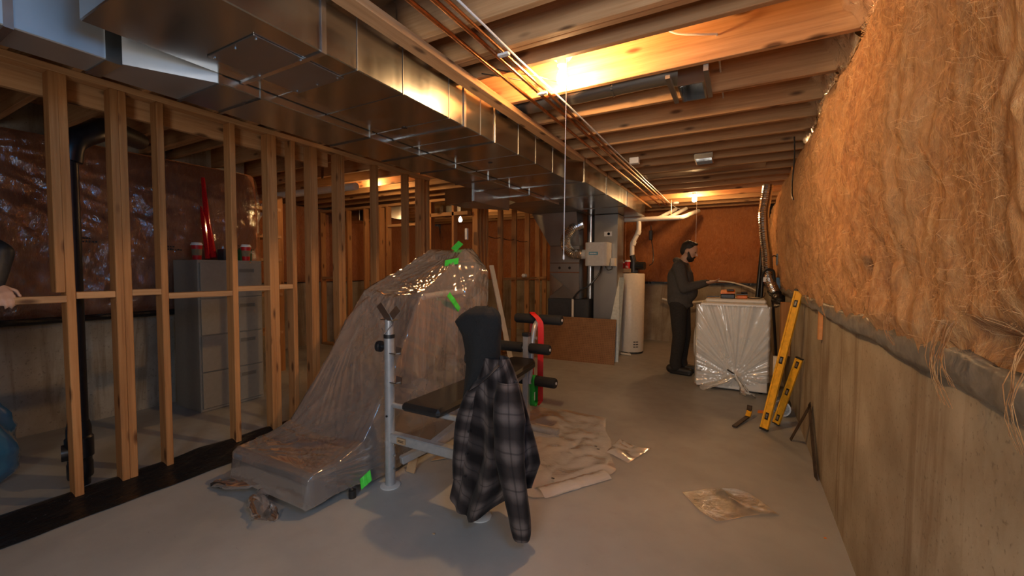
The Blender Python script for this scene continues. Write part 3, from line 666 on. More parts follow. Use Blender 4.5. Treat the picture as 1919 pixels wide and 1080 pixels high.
MB().tube(spline([(-.86, 6.93, 2.175), (-.80, 6.95, 2.185), (-.74, 7.15, 2.24), (-.66, 7.7, 2.36)], 6), .037, 14).build('bend', PVC, pv, smooth=True)
for x in (-1.18, -1.02): MB().tube([(x, 6.98, 2.19), (x + .18, 7.6, 2.40)], .03, 12).build('branch_pipe', PVC, pv, smooth=True)
for x in (-1.42, -.98): MB().tube([(x, 6.93, 2.14), (x, 6.93, 2.455)], .006, 6).build('hanger_rod', COPPER, pv)
for i, x in enumerate((-1.83, -1.76)):
    MB().tube([(x, 7.25, 1.0), (x, 7.25, 2.44)], .011, 8).build('copper_riser', COPPER, smooth=True, label='vertical copper riser behind the water heater', category='pipe', group='copper risers')
bc = MB().tube(spline([(-1.33, 7.2, 2.10), (-1.32, 7.2, 1.88), (-1.29, 7.2, 1.7), (-1.28, 7.15, 1.5), (-1.30, 7.0, 1.44)]), .008, 7).build('blower_cord', BLACKP, smooth=True, label='black power cord hanging down to the water heater blower', category='cord')
box(-1.355, -1.30, 7.17, 7.23, 1.86, 2.02).build('plug', BLACKP, bc, bevel=.008)
MB().tube(spline([(-1.3, 8.3, .82), (-1.0, 8.25, .76), (-.6, 8.25, .80), (-.45, 8.3, .86)]), .022, 8).build('wall_hose', CREAM, smooth=True, label='pale hose sagging along the far concrete wall behind the man', category='hose')
MB().tube(spline([(-.6, 8.34, 1.17), (-.2, 8.33, 1.16), (.1, 8.3, 1.08), (.3, 8.28, .98)]), .014, 7).build('wall_cable', CREAM, smooth=True, label='pale cable drooping along the far sill above the dryer', category='cable')
# cardboard tray with cups on the heater
tr = MB().box(HX - .19, HX + .03, HY - .19, HY - .02, 1.322, 1.34)
tr.box(HX - .19, HX - .18, HY - .19, HY - .02, 1.34, 1.385).box(HX + .02, HX + .03, HY - .19, HY - .02, 1.34, 1.385).box(HX - .18, HX + .02, HY - .19, HY - .18, 1.34, 1.385).box(HX - .18, HX + .02, HY - .03, HY - .02, 1.34, 1.385)
tr.build('cup_tray', CARD, label='cardboard cup carrier on top of the water heater', category='tray')
def cup(x, y, z, label, group, sleeve=True, h=.135, r=.043):
    e = empty('coffee_cup', (x, y, z), label=label, category='cup', group=group)
    MB().lathe([(r * .70, 0), (r * .73, .005), (r * .96, h)], (x, y, z), 20).build('cup_body', CUPR, e, smooth=True)
    MB().lathe([(r * 1.03, h - .004), (r * 1.03, h + .006), (r * .92, h + .008), (r * .88, h + .02), (r * .8, h + .021)], (x, y, z), 20).build('lid', LID, e, smooth=True)
    if sleeve: MB().lathe([(r * .80, h * .30), (r * .815, h * .30), (r * .905, h * .72), (r * .89, h * .72)], (x, y, z), 20).build('sleeve', SLV, e, smooth=True)
    else:
        p = [(x + r * .93 * math.cos(a) * .93, y + r * .93 * math.sin(a) * .93, z + h * (.45 + .12 * math.sin(q * 1.9))) for q, a in enumerate([-2.3 + .13 * k for k in range(10)])]
        MB().tube(p, .003, 5).build('script_mark', LID, e)
    return e
cup(HX - .115, HY - .105, 1.341, 'shorter red coffee cup in the carrier on the water heater', 'cups on the water heater', False)
cup(HX - .025, HY - .105, 1.341, 'taller red coffee cup in the carrier on the water heater', 'cups on the water heater', False, .16, .047)
MB().prism([(-1.79, 6.06, 0), (-1.56, 6.10, 0), (-1.545, 6.335, 1.25), (-1.62, 6.335, 1.25)], (.002, .010, 0)).build('leaning_panel', plain('pale_green_panel', (.46, .48, .42), .3), label='pale translucent panel leaning between return duct and water heater', category='panel')
pg = MB().prism([(-2.80, 5.78, 0.0), (-1.555, 5.86, 0.0), (-1.585, 6.06, .63), (-2.83, 5.98, .64)], (0, .006, .0015))
pg.build('pegboard', PEG, label='brown perforated pegboard sheet leaning in front of the furnace', category='pegboard')
MB().bar((-2.93, 5.32, .0), (-3.255, 5.28, 1.42), .105, .018, (1, 0, .2)).build('white_trim_board', WHITE, label='long white trim board leaning against a stud', category='board')
box(-3.29, -3.22, 6.30, 6.42, 1.229, 1.29).build('crumpled_cloth', LID, bevel=.02, label='small white crumpled cloth on the blocking between far studs', category='cloth')
for (a, b) in ((5.3, 5.68), (5.72, 6.13), (6.17, 6.62)):
    MB().tube(spline([(-3.34, a, 1.86), (-3.33, (a + b) / 2, 1.84), (-3.34, b, 1.86)]), .006, 6).build('stud_cable', BLACKP, smooth=True, label='dark cable strung between the far studs', category='cable', group='cables between far studs')

# ------------------------------------------------------------------ things beyond the stud partition
box(-3.44, -3.40, 4.86, 4.895, 1.78, 1.94).build('switch_box', WHITE, bevel=.004, label='white switch plate on the inner partition beside the bulb', category='switch')
for (x0, x1, lb) in ((-6.45, -5.95, 'steel duct run above the inner partition by the side wall'), (-5.85, -5.2, 'steel duct run above the rough door opening'), (-4.35, -3.75, 'steel duct run seen through the partition doorway')):
    box(x0, x1, 5.2, 5.6, 2.22, 2.459).build('far_duct', GALV, bevel=.006, label=lb, category='duct')
MB().tube(spline([(-6.5, 3.45, 2.36), (-5.0, 3.45, 2.34), (-4.0, 3.45, 2.33)]), .045, 12).build('drain_line', PVC, smooth=True, label='white drain pipe under the joists behind the stud partition', category='pipe')
shelf = empty('storage_shelf', (-5.9, 3.2, 0), label='lumber storage shelf in the corner beyond the filing cabinet', category='shelf')
for z in (.5, 1.0, 1.45, 1.75, 2.1): box(-6.5, -5.3, 2.95, 3.35, z, z + .04).build('board', WX, shelf)
for x in (-6.48, -5.9, -5.33): box(x - .02, x + .02, 3.30, 3.38, 0, 2.3).build('upright', WZ, shelf)
MB().bar((-6.2, 3.25, 1.5), (-5.5, 3.25, 2.2), .08, .02).build('brace', WHITE, shelf)
MB().tube([(-5.4, 3.0, 1.80), (-5.4, 3.0, 2.08)], .1, 16).build('bucket', WHITE, label='white bucket on the lumber storage shelf', category='bucket', smooth=True)
box(-4.45, -4.41, 3.322, 3.331, 2.44, 2.66).build('joist_hanger', CHROME, label='steel hanger strap on the lit joist behind the partition', category='bracket')
# filing cabinet
fc = empty('filing_cabinet', (-4.62, 2.26, 0), label='greige four-drawer steel filing cabinet behind the studs', category='cabinet')
box(-4.86, -4.40, 1.97, 2.56, .0, 1.435).build('cabinet_body', CAB, fc, bevel=.004)
for k in range(4):
    z0 = .03 + k * .348
    d = box(-4.40, -4.382, 1.985, 2.545, z0, z0 + .338).build('drawer', CAB, fc, bevel=.003)
    MB().box(-4.384, -4.374, 2.315, 2.475, z0 + .235, z0 + .243).box(-4.384, -4.374, 2.315, 2.475, z0 + .277, z0 + .285).box(-4.384, -4.374, 2.315, 2.323, z0 + .243, z0 + .277).box(-4.384, -4.374, 2.467, 2.475, z0 + .243, z0 + .277).build('handle', CAB, d)
    box(-4.3835, -4.381, 2.323, 2.467, z0 + .243, z0 + .277).build('handle_recess', CABD, d)
MB().lathe([(.010, 0), (.010, .006)], (-4.398, 2.44, 1.415), 12, (1, 0, 0)).build('lock', CHROME, fc)
cup(-4.60, 2.06, 1.436, 'red coffee cup with a white lid beside the gift wrap roll', 'cups on the filing cabinet', True, .145, .048)
cup(-4.50, 2.46, 1.436, 'red coffee cup with a white lid in front of the green carton', 'cups on the filing cabinet', True, .145, .046)
e = empty('gift_wrap_roll', (-4.72, 2.26, 1.436), label='tall red patterned gift wrap roll leaning on the wrapped batt', category='gift wrap')
MB().tube([(-4.72, 2.26, 1.46), (-4.80, 2.25, 1.80), (-4.84, 2.24, 2.28)], [.034, .032, .016], 10).build('wrapped_roll', REDWRAP, e, smooth=True)
MB().tube([(-4.70, 2.20, 1.45), (-4.77, 2.20, 1.86), (-4.79, 2.19, 1.98)], [.022, .022, .005], 8).build('loose_fold', REDWRAP, e, smooth=True)
e = empty('plastic_sheet_carton', (-4.62, 2.58, 1.436), label='green carton of plastic sheeting on the filing cabinet', category='box')
box(-4.82, -4.56, 2.44, 2.555, 1.437, 1.555).build('carton', GREENBOX, e, bevel=.003)
text_mesh('PLASTIC', .034, LID, 'lettering', e, (-4.558, 2.445, 1.515), (0, 1, 0), (0, 0, 1)); text_mesh('SHEET', .030, LID, 'lettering', e, (-4.558, 2.447, 1.48), (0, 1, 0), (0, 0, 1))
box(-4.75, -4.62, 2.31, 2.41, 1.437, 1.555).build('black_carton', DARKM, bevel=.004, label='small black carton between the two coffee cups', category='box')
# drain stack
ds = empty('drain_stack', (-3.58, .935, 0), label='black plastic drain stack standing behind the studs', category='pipe')
MB().tube([(-3.58, .935, 0), (-3.58, .935, 2.05)], .046, 18).build('stack', PIPEB, ds, smooth=True)
MB().lathe([(.058, .05), (.06, .06), (.06, .14), (.056, .15), (.056, .17), (.066, .18), (.066, .30), (.058, .31), (.058, .36), (.054, .38), (.05, .40)], (-3.58, .935, 0), 20).build('coupling', PIPEB, ds, smooth=True)
MB().tube([(-3.58, .935, .22), (-3.60, .86, .22)], .05, 16).build('cleanout', PIPEB, ds, smooth=True)
MB().tube(spline([(-3.58, .935, 2.0), (-3.58, .96, 2.12), (-3.64, 1.08, 2.22), (-3.8, 1.2, 2.3), (-4.2, 1.5, 2.36)], 5), .066, 16).build('elbow', PIPEB, ds, smooth=True)
# blue bag
def bagp(i, j):
    a = 2 * PI * i / 40; t = j / 23
    r = interp(t, [0, .1, .3, .6, .85, 1], [.16, .23, .245, .20, .12, .05]) * (1 + .16 * fn(math.cos(a) * 1.5, math.sin(a) * 1.5, t * 4) + .05 * math.sin(a * 7 + t * 5))
    return (-4.1 + r * math.cos(a), .545 + r * math.sin(a), .012 + .68 * t)
MB().grid(bagp, 40, 24, True).build('blue_bag', BLUEBAG, smooth=2, label='blue plastic bag standing on the floor behind the studs', category='bag')

# ------------------------------------------------------------------ dryer wrapped in film, tools on it
dr = empty('clothes_dryer', (-.08, 5.6, 0), label='white clothes dryer wrapped in clear film beside the standing man', category='dryer')
box(-.43, .28, 5.255, 5.93, .02, .955).build('dryer_body', WHITE, dr, bevel=.008)
MB().box(-.40, .262, 5.235, 5.60, .957, .985).build('dryer_top', WHITE, dr, bevel=.006)
MB().box(-.36, .255, 5.40, 5.93, .986, 1.03).build('control_panel', CREAM, dr, bevel=.012)
MB().lathe([(.22, 0), (.22, .02), (.18, .05)], (-.431, 5.60, .48), 28, (-1, 0, 0)).build('door', WHITE, dr, smooth=True)
for x in (-.38, .22):
    for y in (5.3, 5.88): MB().lathe([(.02, 0), (.02, .022)], (x, y, 0), 10).build('foot', BLACKP, dr)
lg = MB().box(-.434, -.4315, 5.262, 5.335, .185, .192).box(-.434, -.4315, 5.262, 5.335, .25, .257).box(-.434, -.4315, 5.262, 5.272, .192, .25).box(-.434, -.4315, 5.325, 5.335, .192, .25)
lg.box(-.428, -.372, 5.2485, 5.251, .19, .20).box(-.428, -.372, 5.2485, 5.251, .245, .262).box(-.428, -.416, 5.2485, 5.251, .20, .245).box(-.386, -.372, 5.2485, 5.251, .20, .245).build('box_emblem', INK, dr)
KX, KZ = -.03, .17
def dfp(i, j):
    u = i / 89; v_ = j / 89
    x = -.452 + .752 * u; z0 = .05 + (.10 * max(0, (u - .5) * 2)); z = lerp(z0, .968, v_)
    a = math.atan2(z - KZ, x - KX); d = math.hypot(z - KZ, x - KX)
    f = .018 * (1 - abs(noise.noise(Vector((a * 6.5, d * .7, 1.3))))) ** 4 * min(1, d / .15) + .010 * (1 - abs(noise.noise(Vector((a * 15, d * 1.1, 7.3))))) ** 4 + .003 * abs(fn(x * 5, z * 5, 2, 2)) + .03 * math.exp(-(d / .06) ** 2)
    e = max(0, (abs(u - .5) - .485) / .015)
    return (x, 5.246 - f + .05 * e, z)
df = MB().grid(dfp, 90, 90).build('film_wrap', FILM_DRY, dr, smooth=2)
def crumple(path, r0, r1, seed, n=14, flat=.6):
    p = spline(path, 6); m = MB(); k = len(p)
    def P(i, j):
        t = j / (k - 1); a = 2 * PI * i / n; q = p[j]; r = lerp(r0, r1, t) * (1 + .5 * fn(math.cos(a) * 1.4, math.sin(a) * 1.4 + seed, t * 5, 3))
        return (q.x + r * math.cos(a), q.y + r * flat * math.sin(a), q.z + r * .35 * math.sin(a * 2 + seed))
    return m.grid(P, n, k, True)
crumple([(KX, 5.21, .19), (-.12, 5.19, .12), (-.25, 5.17, .06), (-.33, 5.15, .03)], .025, .06, 2).build('film_tail', FILM_DRY, df, smooth=2)
crumple([(KX, 5.21, .19), (.03, 5.19, .10), (.08, 5.14, .03), (.12, 5.08, .02)], .025, .06, 5).build('film_tail', FILM_DRY, df, smooth=2)
MB().bar((-.11, 5.205, .25), (-.04, 5.195, .21), .02, .012).build('label_scrap', INK, df)
def charger(x, y, z, w_, d, h, label, flip):
    e = empty('battery_charger', (x, y, z), label=label, category='charger', group='tools on the dryer')
    box(x - w_ / 2, x + w_ / 2, y - d / 2, y + d / 2, z, z + h * .55).build('charger_base', BLACKP if flip else ORANGE, e, bevel=.008)
    MB().prism([(x - w_ / 2, y - d / 2, z + h * .56), (x + w_ / 2, y - d / 2, z + h * .66), (x + w_ / 2, y + d / 2, z + h), (x - w_ / 2, y + d / 2, z + h * .86)], (0, 0, .012)).build('battery_top', ORANGE if flip else BLACKP, e)
    box(x - w_ * .1, x + w_ * .45, y - d * .3, y + d * .2, z + h * .9, z + h * 1.12).build('battery_pack', BLACKP, e, bevel=.006)
charger(-.13, 5.52, 1.031, .15, .13, .095, 'larger orange and black battery charger on the dryer', True)
charger(.015, 5.55, 1.031, .115, .12, .07, 'smaller orange battery charger beside the larger one', False)
MB().tube(spline([(.07, 5.55, 1.045), (.12, 5.50, 1.04), (.2, 5.55, 1.042), (.24, 5.62, 1.06), (.25, 5.66, 1.10)]), .006, 6).build('charger_cord', BLACKP, smooth=True, label='black charger cord lying across the dryer top', category='cord')
MB().bar((-.35, 5.50, 1.045), (-.215, 5.50, 1.050), .03, .012).build('putty_knife', BLACKP, label='dark flat tool lying on the dryer top', category='tool')
# vent duct and poles behind the dryer
fx = spline([(.275, 6.3, 2.46), (.25, 6.3, 2.25), (.235, 6.3, 2.08), (.255, 6.3, 1.8), (.285, 6.3, 1.58), (.30, 6.28, 1.35), (.34, 6.22, 1.18), (.40, 6.15, 1.03)], 18)
fd = MB().tube(fx, [.060 + .004 * (k % 2) + .004 * fn(k * .2, 1, 1) for k in range(len(fx))], 16).build('vent_hose', FOIL, label='silver flexible vent hose hanging from the joists behind the dryer', category='hose')
crumple([(.37, 6.18, 1.10), (.41, 6.10, 1.02), (.42, 6.05, .93)], .06, .07, 3, 16, 1).build('black_tape_end', BPOLY, fd, smooth=2)
MB().tube(spline([(.23, 6.2, 1.26), (.27, 6.2, 1.36), (.35, 6.2, 1.36), (.37, 6.2, 1.26), (.36, 6.18, 1.0), (.40, 6.1, .4), (.41, 6.0, .02)]), .016, 8).build('appliance_cord', BLACKP, smooth=True, label='thick black appliance cord looped around the vent hose', category='cord')
box(.25, .335, 6.20, 6.212, 1.215, 1.275).build('tag', LID, fd)
for i, (a, b) in enumerate((((.26, 6.45, 2.08), (.13, 6.25, .0)), ((.275, 6.5, 1.95), (.20, 6.3, .0)))):
    MB().tube([a, b], .024, 10).build('black_pole', PIPEB, smooth=True, label=('longer black pipe leaning behind the dryer', 'shorter black pipe leaning right beside the vent hose')[i], category='pipe', group='black pipes behind the dryer')
ob = box(.40, .45, 6.42, 6.50, 1.43, 1.58).build('outlet_box', BLUEBOX, bevel=.005, label='upper blue electrical box in the batt behind the vent hose', category='outlet')
MB().tube(spline([(.41, 6.43, 1.54), (.36, 6.4, 1.55), (.32, 6.36, 1.48), (.3, 6.33, 1.4)]), .007, 6).build('cord', BLACKP, ob, smooth=True)
box(.40, .45, 6.38, 6.46, 1.12, 1.27).build('outlet_box', BLUEBOX, bevel=.005, label='lower blue electrical box beside the vent hose', category='outlet')
box(.38, .478, 5.25, 5.33, .45, 1.02).build('wood_cleat', WZ, label='lumber cleat on the concrete wall behind the dryer', category='board', bevel=.003)
box(.456, .479, 3.36, 3.40, .90, 1.085).build('wood_strip', plain('orange_wood', (.62, .26, .08), .7), label='short orange wood strip on the concrete wall under the poly roll', category='board', bevel=.002)
MB().tube(spline([(.36, 4.2, 2.47), (.37, 4.25, 2.3), (.365, 4.3, 2.12), (.36, 4.22, 2.0), (.355, 4.05, 1.93)]), .006, 6).build('batt_wire', BLACKP, smooth=True, label='black wire hanging down over the long batt', category='wire')
# spirit levels
def level(a, b, wd, th, label):
    a = Vector(a); b = Vector(b); d = (b - a).normalized()
    e = empty('spirit_level', a, label=label, category='level', group='yellow levels leaning on the wall')
    L = (b - a).length; up = Vector((-.55, -1, .1))
    P = lambda t: a + d * L * t
    MB().bar(P(.012), P(.988), wd * .62, th * .4, up).build('web', YEL, e)
    x = d.cross(up).normalized()
    for s in (-1, 1): MB().bar(P(.012) + x * s * wd * .40, P(.988) + x * s * wd * .40, wd * .2, th, up).build('rail', YEL, e)
    for t in ((0, .014), (.986, 1)): MB().bar(P(t[0]), P(t[1]), wd * 1.04, th * 1.05, up).build('end_cap', BLACKP, e)
    n = x.cross(d).normalized()
    for t in (.1, .5, .9):
        c = P(t); MB().bar(c - d * .03, c + d * .03, wd * .4, th * .8, up).build('vial_frame', BLACKP, e); MB().bar(c - d * .018, c + d * .018, wd * .22, th * .9, up).build('vial', CHROME, e)
level((.20, 4.06, .01), (.43, 4.19, 1.20), .062, .026, 'long yellow spirit level leaning against the concrete wall')
level((.30, 4.28, .01), (.445, 4.17, .63), .055, .024, 'short yellow spirit level behind the long one')
# framing square
A_, B_, C_ = Vector((.462, 3.66, .40)), Vector((.462, 3.25, .005)), Vector((.375, 3.97, .005))
nq = (B_ - A_).cross(C_ - A_).normalized() * .004
def leg_q(m_, P_, Q_, other, w_):
    d = (Q_ - P_).normalized(); o_ = (other - P_); o_ = (o_ - d * o_.dot(d)).normalized() * w_
    return m_.prism([P_, Q_, Q_ + o_, P_ + o_], nq)
sq = leg_q(leg_q(MB(), A_ + (A_ - B_).normalized() * .005, B_, C_, .05), A_, C_, B_, .036)
sq.build('framing_square', RUSTM, label='dark steel framing square propped against the concrete wall', category='square')
e = empty('pry_bar', (.04, 4.2, 0), label='worn yellow and black pry tool lying on the floor by the levels', category='tool')
MB().bar((-.02, 4.02, .012), (.09, 4.32, .03), .035, .012).build('shank', RUSTM, e); MB().bar((.085, 4.30, .03), (.10, 4.36, .07), .04, .02).build('grip', YEL, e); MB().bar((.095, 4.35, .06), (.10, 4.36, .12), .04, .014).build('claw', RUSTM, e)
e = empty('paint_can', (.37, 4.62, .0), label='steel can lying on its side behind the levels', category='can')
MB().lathe([(.07, 0), (.075, .006), (.072, .012), (.072, .15), (.075, .156), (.068, .16)], (.36, 4.55, .076), 20, (.1, 1, 0)).build('can_body', DARKM, e, smooth=True); MB().lathe([(.075, -.004), (.075, .006), (.062, .004), (.062, -.004)], (.36, 4.55, .076), 20, (.1, 1, 0)).build('rim', CHROME, e)
MB().tube([(.33, 4.9, 0.02), (.33, 4.9, .5)], .028, 10).build('white_pipe_offcut', PVC, smooth=True, label='white pipe standing between the dryer and the levels', category='pipe')
for i, (x, y, s, mt) in enumerate(((.17, 4.56, .06, 'o'), (.40, 2.56, .012, 'o'), (-1.35, 1.62, .014, 'w'), (-1.45, 1.10, .016, 'w'), (-1.0, 1.45, .01, 'w'), (-2.0, .62, .02, 'w'), (-.9, 1.2, .007, 'w'))):
    MB().prism([(x, y, .0), (x + s, y + s * .3, 0), (x + s * .8, y + s * .9, 0), (x + s * .1, y + s * .6, 0)], (0, 0, s * .3)).build('wood_chip', ORANGE if mt == 'o' else CARD, label=('orange plastic scrap beside the foot of the long level', 'tiny orange chip near the concrete wall past the clear bag', 'tiny wood chip beside the jacket shadow near the bench post', 'small wood chip on open floor before the weight bench', 'small wood chip on the floor in front of the jacket', 'tan wood chip on the floor near the black gasket sheet', 'tiny dark chip alone on the near floor')[i], category='debris', group='chips on the floor')
# clear plastic on the floor
def sheet(name, poly, mat, label, seed, res=.028, amp=.03, group=None):
    xs = [p[0] for p in poly]; ys = [p[1] for p in poly]
    cx = sum(xs) / len(xs); cy = sum(ys) / len(ys); n = 90; k = 34
    per = []
    for q in range(n):
        t = q / n * len(poly); a = poly[int(t) % len(poly)]; b = poly[(int(t) + 1) % len(poly)]; f = t - int(t)
        per.append((lerp(a[0], b[0], f), lerp(a[1], b[1], f)))
    def P(i, j):
        r = (j + .02) / (k - 1 + .02); x = lerp(cx, per[i][0], r); y = lerp(cy, per[i][1], r)
        z = .004 + amp * (abs(fn(x * 3.3, y * 3.3, seed, 3)) + .6 * (1 - abs(noise.noise(Vector((x * 2.4 + y, y * 2 - x, seed))))) ** 6) * (1 - .65 * r ** 4)
        return (x, y, z)
    return MB().grid(P, n, k, True).build(name, mat, smooth=2, label=label, category='plastic sheet', group=group)
fs = sheet('floor_sheet', [(-1.25, 2.25), (-1.05, 2.16), (-.94, 2.24), (-.76, 2.55), (-.70, 2.74), (-.80, 2.96), (-.86, 3.2), (-.96, 3.38), (-1.05, 3.70), (-1.4, 3.72), (-1.73, 3.66), (-1.72, 3.2), (-1.5, 2.6)], FILM_CLEAR, 'large crumpled clear plastic sheet on the floor by the bench', 3.3, amp=.024)
def fold(i, j):
    u = i / 39; t = j / 9; p = Vector((-.98, 2.2, 0)).lerp(Vector((-.70, 2.62, 0)), u); s = Vector((-.85, .5, 0)); a = t * PI * 1.1
    return (p.x + s.x * .09 * (1 - math.cos(a)) * .7, p.y + s.y * .09 * (1 - math.cos(a)) * .7, .006 + .028 * math.sin(a) ** 2 + .006 * fn(u * 6, t * 3, 2))
MB().grid(fold, 40, 10).build('folded_edge', FILM_CLEAR, fs, smooth=2)
for x, y in ((-.93, 2.98), (-.90, 2.94), (-1.02, 2.38)): box(x, x + .02, y, y + .012, .036, .0375).build('printed_mark', INK, fs)
sheet('floor_sheet', [(-.84, 2.98), (-.66, 2.90), (-.56, 3.22), (-.66, 3.20), (-.82, 3.28)], FILM_CLEAR, 'small clear plastic offcut beside the large crumpled sheet', 9.1, amp=.035)
sheet('plastic_bag', [(-.28, 2.67), (-.14, 2.8), (0, 2.88), (.07, 2.86), (.22, 2.68), (.06, 2.58), (-.08, 2.43), (-.17, 2.5)], FILM_BAG, 'flat clear plastic bag lying alone on the floor', 5.2, amp=.035)

# ------------------------------------------------------------------ treadmill under its cover
tm = empty('treadmill', (-2.39, 2.2, 0), label='treadmill with raised console standing under a milky plastic cover', category='treadmill')
box(-2.66, -2.11, 1.46, 3.02, .10, .165).build('running_belt', BLACKP, tm, bevel=.01)
for x0, x1 in ((-2.735, -2.66), (-2.11, -2.035)): box(x0, x1, 1.50, 3.05, .07, .195).build('side_rail', DARKM, tm, bevel=.012)
for x0, x1 in ((-2.745, -2.64), (-2.13, -2.025)): box(x0, x1, 1.425, 1.60, .035, .205).build('end_cap', plain('slate_plastic', (.07, .085, .10), .4), tm, bevel=.015)
box(-2.74, -2.03, 2.72, 3.12, .05, .30).build('motor_hood', DARKM, tm, bevel=.03)
for x in (-2.70, -2.07):
    MB().bar((x, 2.86, .2), (x + (.03 if x < -2.4 else -.03), 2.96, 1.22), .06, .09).build('upright', DARKM, tm, bevel=.008)
    xx = -2.66 if x < -2.4 else -2.10
    MB().tube(spline([(xx, 2.96, 1.17), (xx, 2.7, 1.16), (xx, 2.43, 1.145)], 4), .024, 12).build('handrail', GREYP, tm, smooth=True)
MB().prism([(-2.70, 2.90, 1.10), (-2.70, 3.04, 1.16), (-2.70, 3.05, 1.42), (-2.70, 2.97, 1.42)], (.72, 0, 0)).build('console', DARKM, tm, bevel=.012)
MB().box(-2.44, -2.10, 2.98, 3.05, 1.43, 1.51).build('display', BLACKP, tm, bevel=.012)
MB().tube([(-1.985, 1.66, .0), (-1.985, 1.66, .045)], .022, 12).tube([(-1.985, 1.66, .04), (-2.04, 1.66, .09)], .012, 8).build('levelling_foot', BLACKP, tm, smooth=True)
for y in (2.0, 2.95): MB().lathe([(.02, 0), (.02, .07)], (-2.69, y, 0), 10).build('levelling_foot', BLACKP, tm)
MB().lathe([(.02, 0), (.02, .07)], (-2.09, 2.95, 0), 10).build('levelling_foot', BLACKP, tm)
SY = [1.385, 1.392, 1.40, 1.43, 1.60, 1.78, 2.0, 2.2, 2.385, 2.43, 2.7, 2.95, 3.06, 3.12, 3.15]
ZT = [.055, .13, .205, .228, .235, .29, .58, .885, 1.175, 1.195, 1.345, 1.52, 1.53, 1.1, .05]
XLs = [-2.74, -2.745, -2.75, -2.755, -2.755, -2.745, -2.725, -2.705, -2.685, -2.685, -2.58, -2.46, -2.45, -2.6, -2.75]
XRs = [-2.035, -2.03, -2.022, -2.018, -2.015, -2.02, -2.04, -2.06, -2.075, -2.075, -2.085, -2.085, -2.085, -2.0, -1.99]
BZ = [.05, .10, .14, .15, .15, .20, .35, .5, .66, .70, 1.05, 1.36, 1.34, .9, .045]
BXL = [-2.745, -2.75, -2.755, -2.76, -2.765, -2.765, -2.765, -2.76, -2.75, -2.75, -2.75, -2.735, -2.73, -2.75, -2.76]
BXR = [-2.03, -2.025, -2.018, -2.012, -2.005, -2.0, -1.995, -1.99, -1.99, -1.985, -1.955, -1.925, -1.93, -1.96, -1.98]
NA = [(0, 34), (1, 22), (2, 66), (3, 22), (4, 34)]
HR = Vector((-2.075, 2.40, 1.17)); HL = Vector((-2.685, 2.40, 1.17))
rows = []
yl = []
for a, b in zip(SY[:-1], SY[1:]):
    k = max(2, int((b - a) / .010)); yl += [a + (b - a) * q / k for q in range(k)]
yl.append(SY[-1])
for y in yl:
    zt, xl, xr = interp(y, SY, ZT), interp(y, SY, XLs), interp(y, SY, XRs)
    bz, bxl, bxr = interp(y, SY, BZ), interp(y, SY, BXL), interp(y, SY, BXR)
    hz = .03 + .02 * fn(y * 3, 1, 2); hl = Vector((-2.768, y, hz)); hr = Vector((interp(y, [1.385, 1.43, 1.8, 3.1], [-2.04, -2.02, -1.985, -1.975]), y, hz + .03 * math.exp(-((y - 1.66) / .2) ** 2)))
    key = [hl, Vector((bxl, y, bz)), Vector((xl, y, zt)), Vector((xr, y, zt)), Vector((bxr, y, bz)), hr]
    row = []
    for s_, n_ in NA:
        for q in range(n_):
            p = key[s_].lerp(key[s_ + 1], q / n_)
            if s_ == 2: p.z -= .045 * math.sin(PI * q / n_) * (1 if 1.7 < y < 2.9 else .35) * min(1, max(0, (y - 1.45) / .4 + .15))
            row.append(p)
    row.append(key[5]); rows.append(row)
nc = len(rows[0])
m = MB().grid(lambda i, j: rows[j][i], nc, len(rows))
def fold_d(p):
    f = 0
    for H, ax, sd in ((HR, 0, 1.3), (HL, 0, 5.1)):
        d = p - H; dist = d.length; wgt = math.exp(-dist / .9) * min(1, dist / .12)
        a = math.atan2(d.z, d.y) if abs(d.x) < .12 else math.atan2(d.z + d.y * .4, d.x)
        mk = min(1, max(0, .15 + 2.2 * noise.noise(Vector((a * 2.1, .4, sd + 2)))))
        f += wgt * (.014 * (1 - abs(noise.noise(Vector((a * 5, dist * .3, sd))))) ** 4 + .022 * mk * (1 - abs(noise.noise(Vector((a * 15, dist * .3, sd + 4))))) ** 6)
    for C, sd in ((Vector((-2.03, 1.42, .2)), 2.2), (Vector((-2.74, 1.42, .2)), 8.8), (Vector((-2.18, 3.0, 1.52)), 6.1)):
        d = p - C; dist = d.length; a = math.atan2(d.z + .6 * d.y, d.x + .3 * d.y)
        f += math.exp(-dist / .6) * min(1, dist / .1) * .016 * (1 - abs(noise.noise(Vector((a * 11, dist * .5, sd))))) ** 4
    return f - .008 + .003 * fn(p.x * 2.5, p.y * 3, p.z * 3, 2)
# displace along the local surface normal
tmp = bpy.data.meshes.new('tmp'); tmp.from_pydata(m.v, [], m.f); tb = bmesh.new(); tb.from_mesh(tmp); bmesh.ops.recalc_face_normals(tb, faces=tb.faces); tb.verts.ensure_lookup_table(); tb.normal_update()
cen = Vector((-2.39, 2.3, .3)); sgn = 0
for vv in tb.verts: sgn += 1 if vv.normal.dot(vv.co - cen) > 0 else -1
sg = 1 if sgn > 0 else -1
m.v = [vv.co + vv.normal * sg * (fold_d(vv.co) * min(1, max(.15, (vv.co.y - 1.42) / .12)) + .006) for vv in tb.verts]
tb.free(); bpy.data.meshes.remove(tmp)
cover = m.build('plastic_cover', FILM, smooth=2, label='milky translucent plastic sheet draped and taped over the treadmill', category='plastic sheet')
def tape(c, a, b, th=.0016):
    c = Vector(c); a = Vector(a); b = Vector(b); nn = a.cross(b).normalized() * th; L = 9; mm = MB()
    mm.grid(lambda i, j: c + a * (i / 8 - .5) + b * (j - .5) + nn * (1 + 4 * fn(i * .5, j, c.x * 7)), 9, 2)
    mm.grid(lambda i, j: c + a * (i / 8 - .5) + b * (j - .5) - nn, 9, 2)
    return mm.build('tape_strip', TAPE, cover)
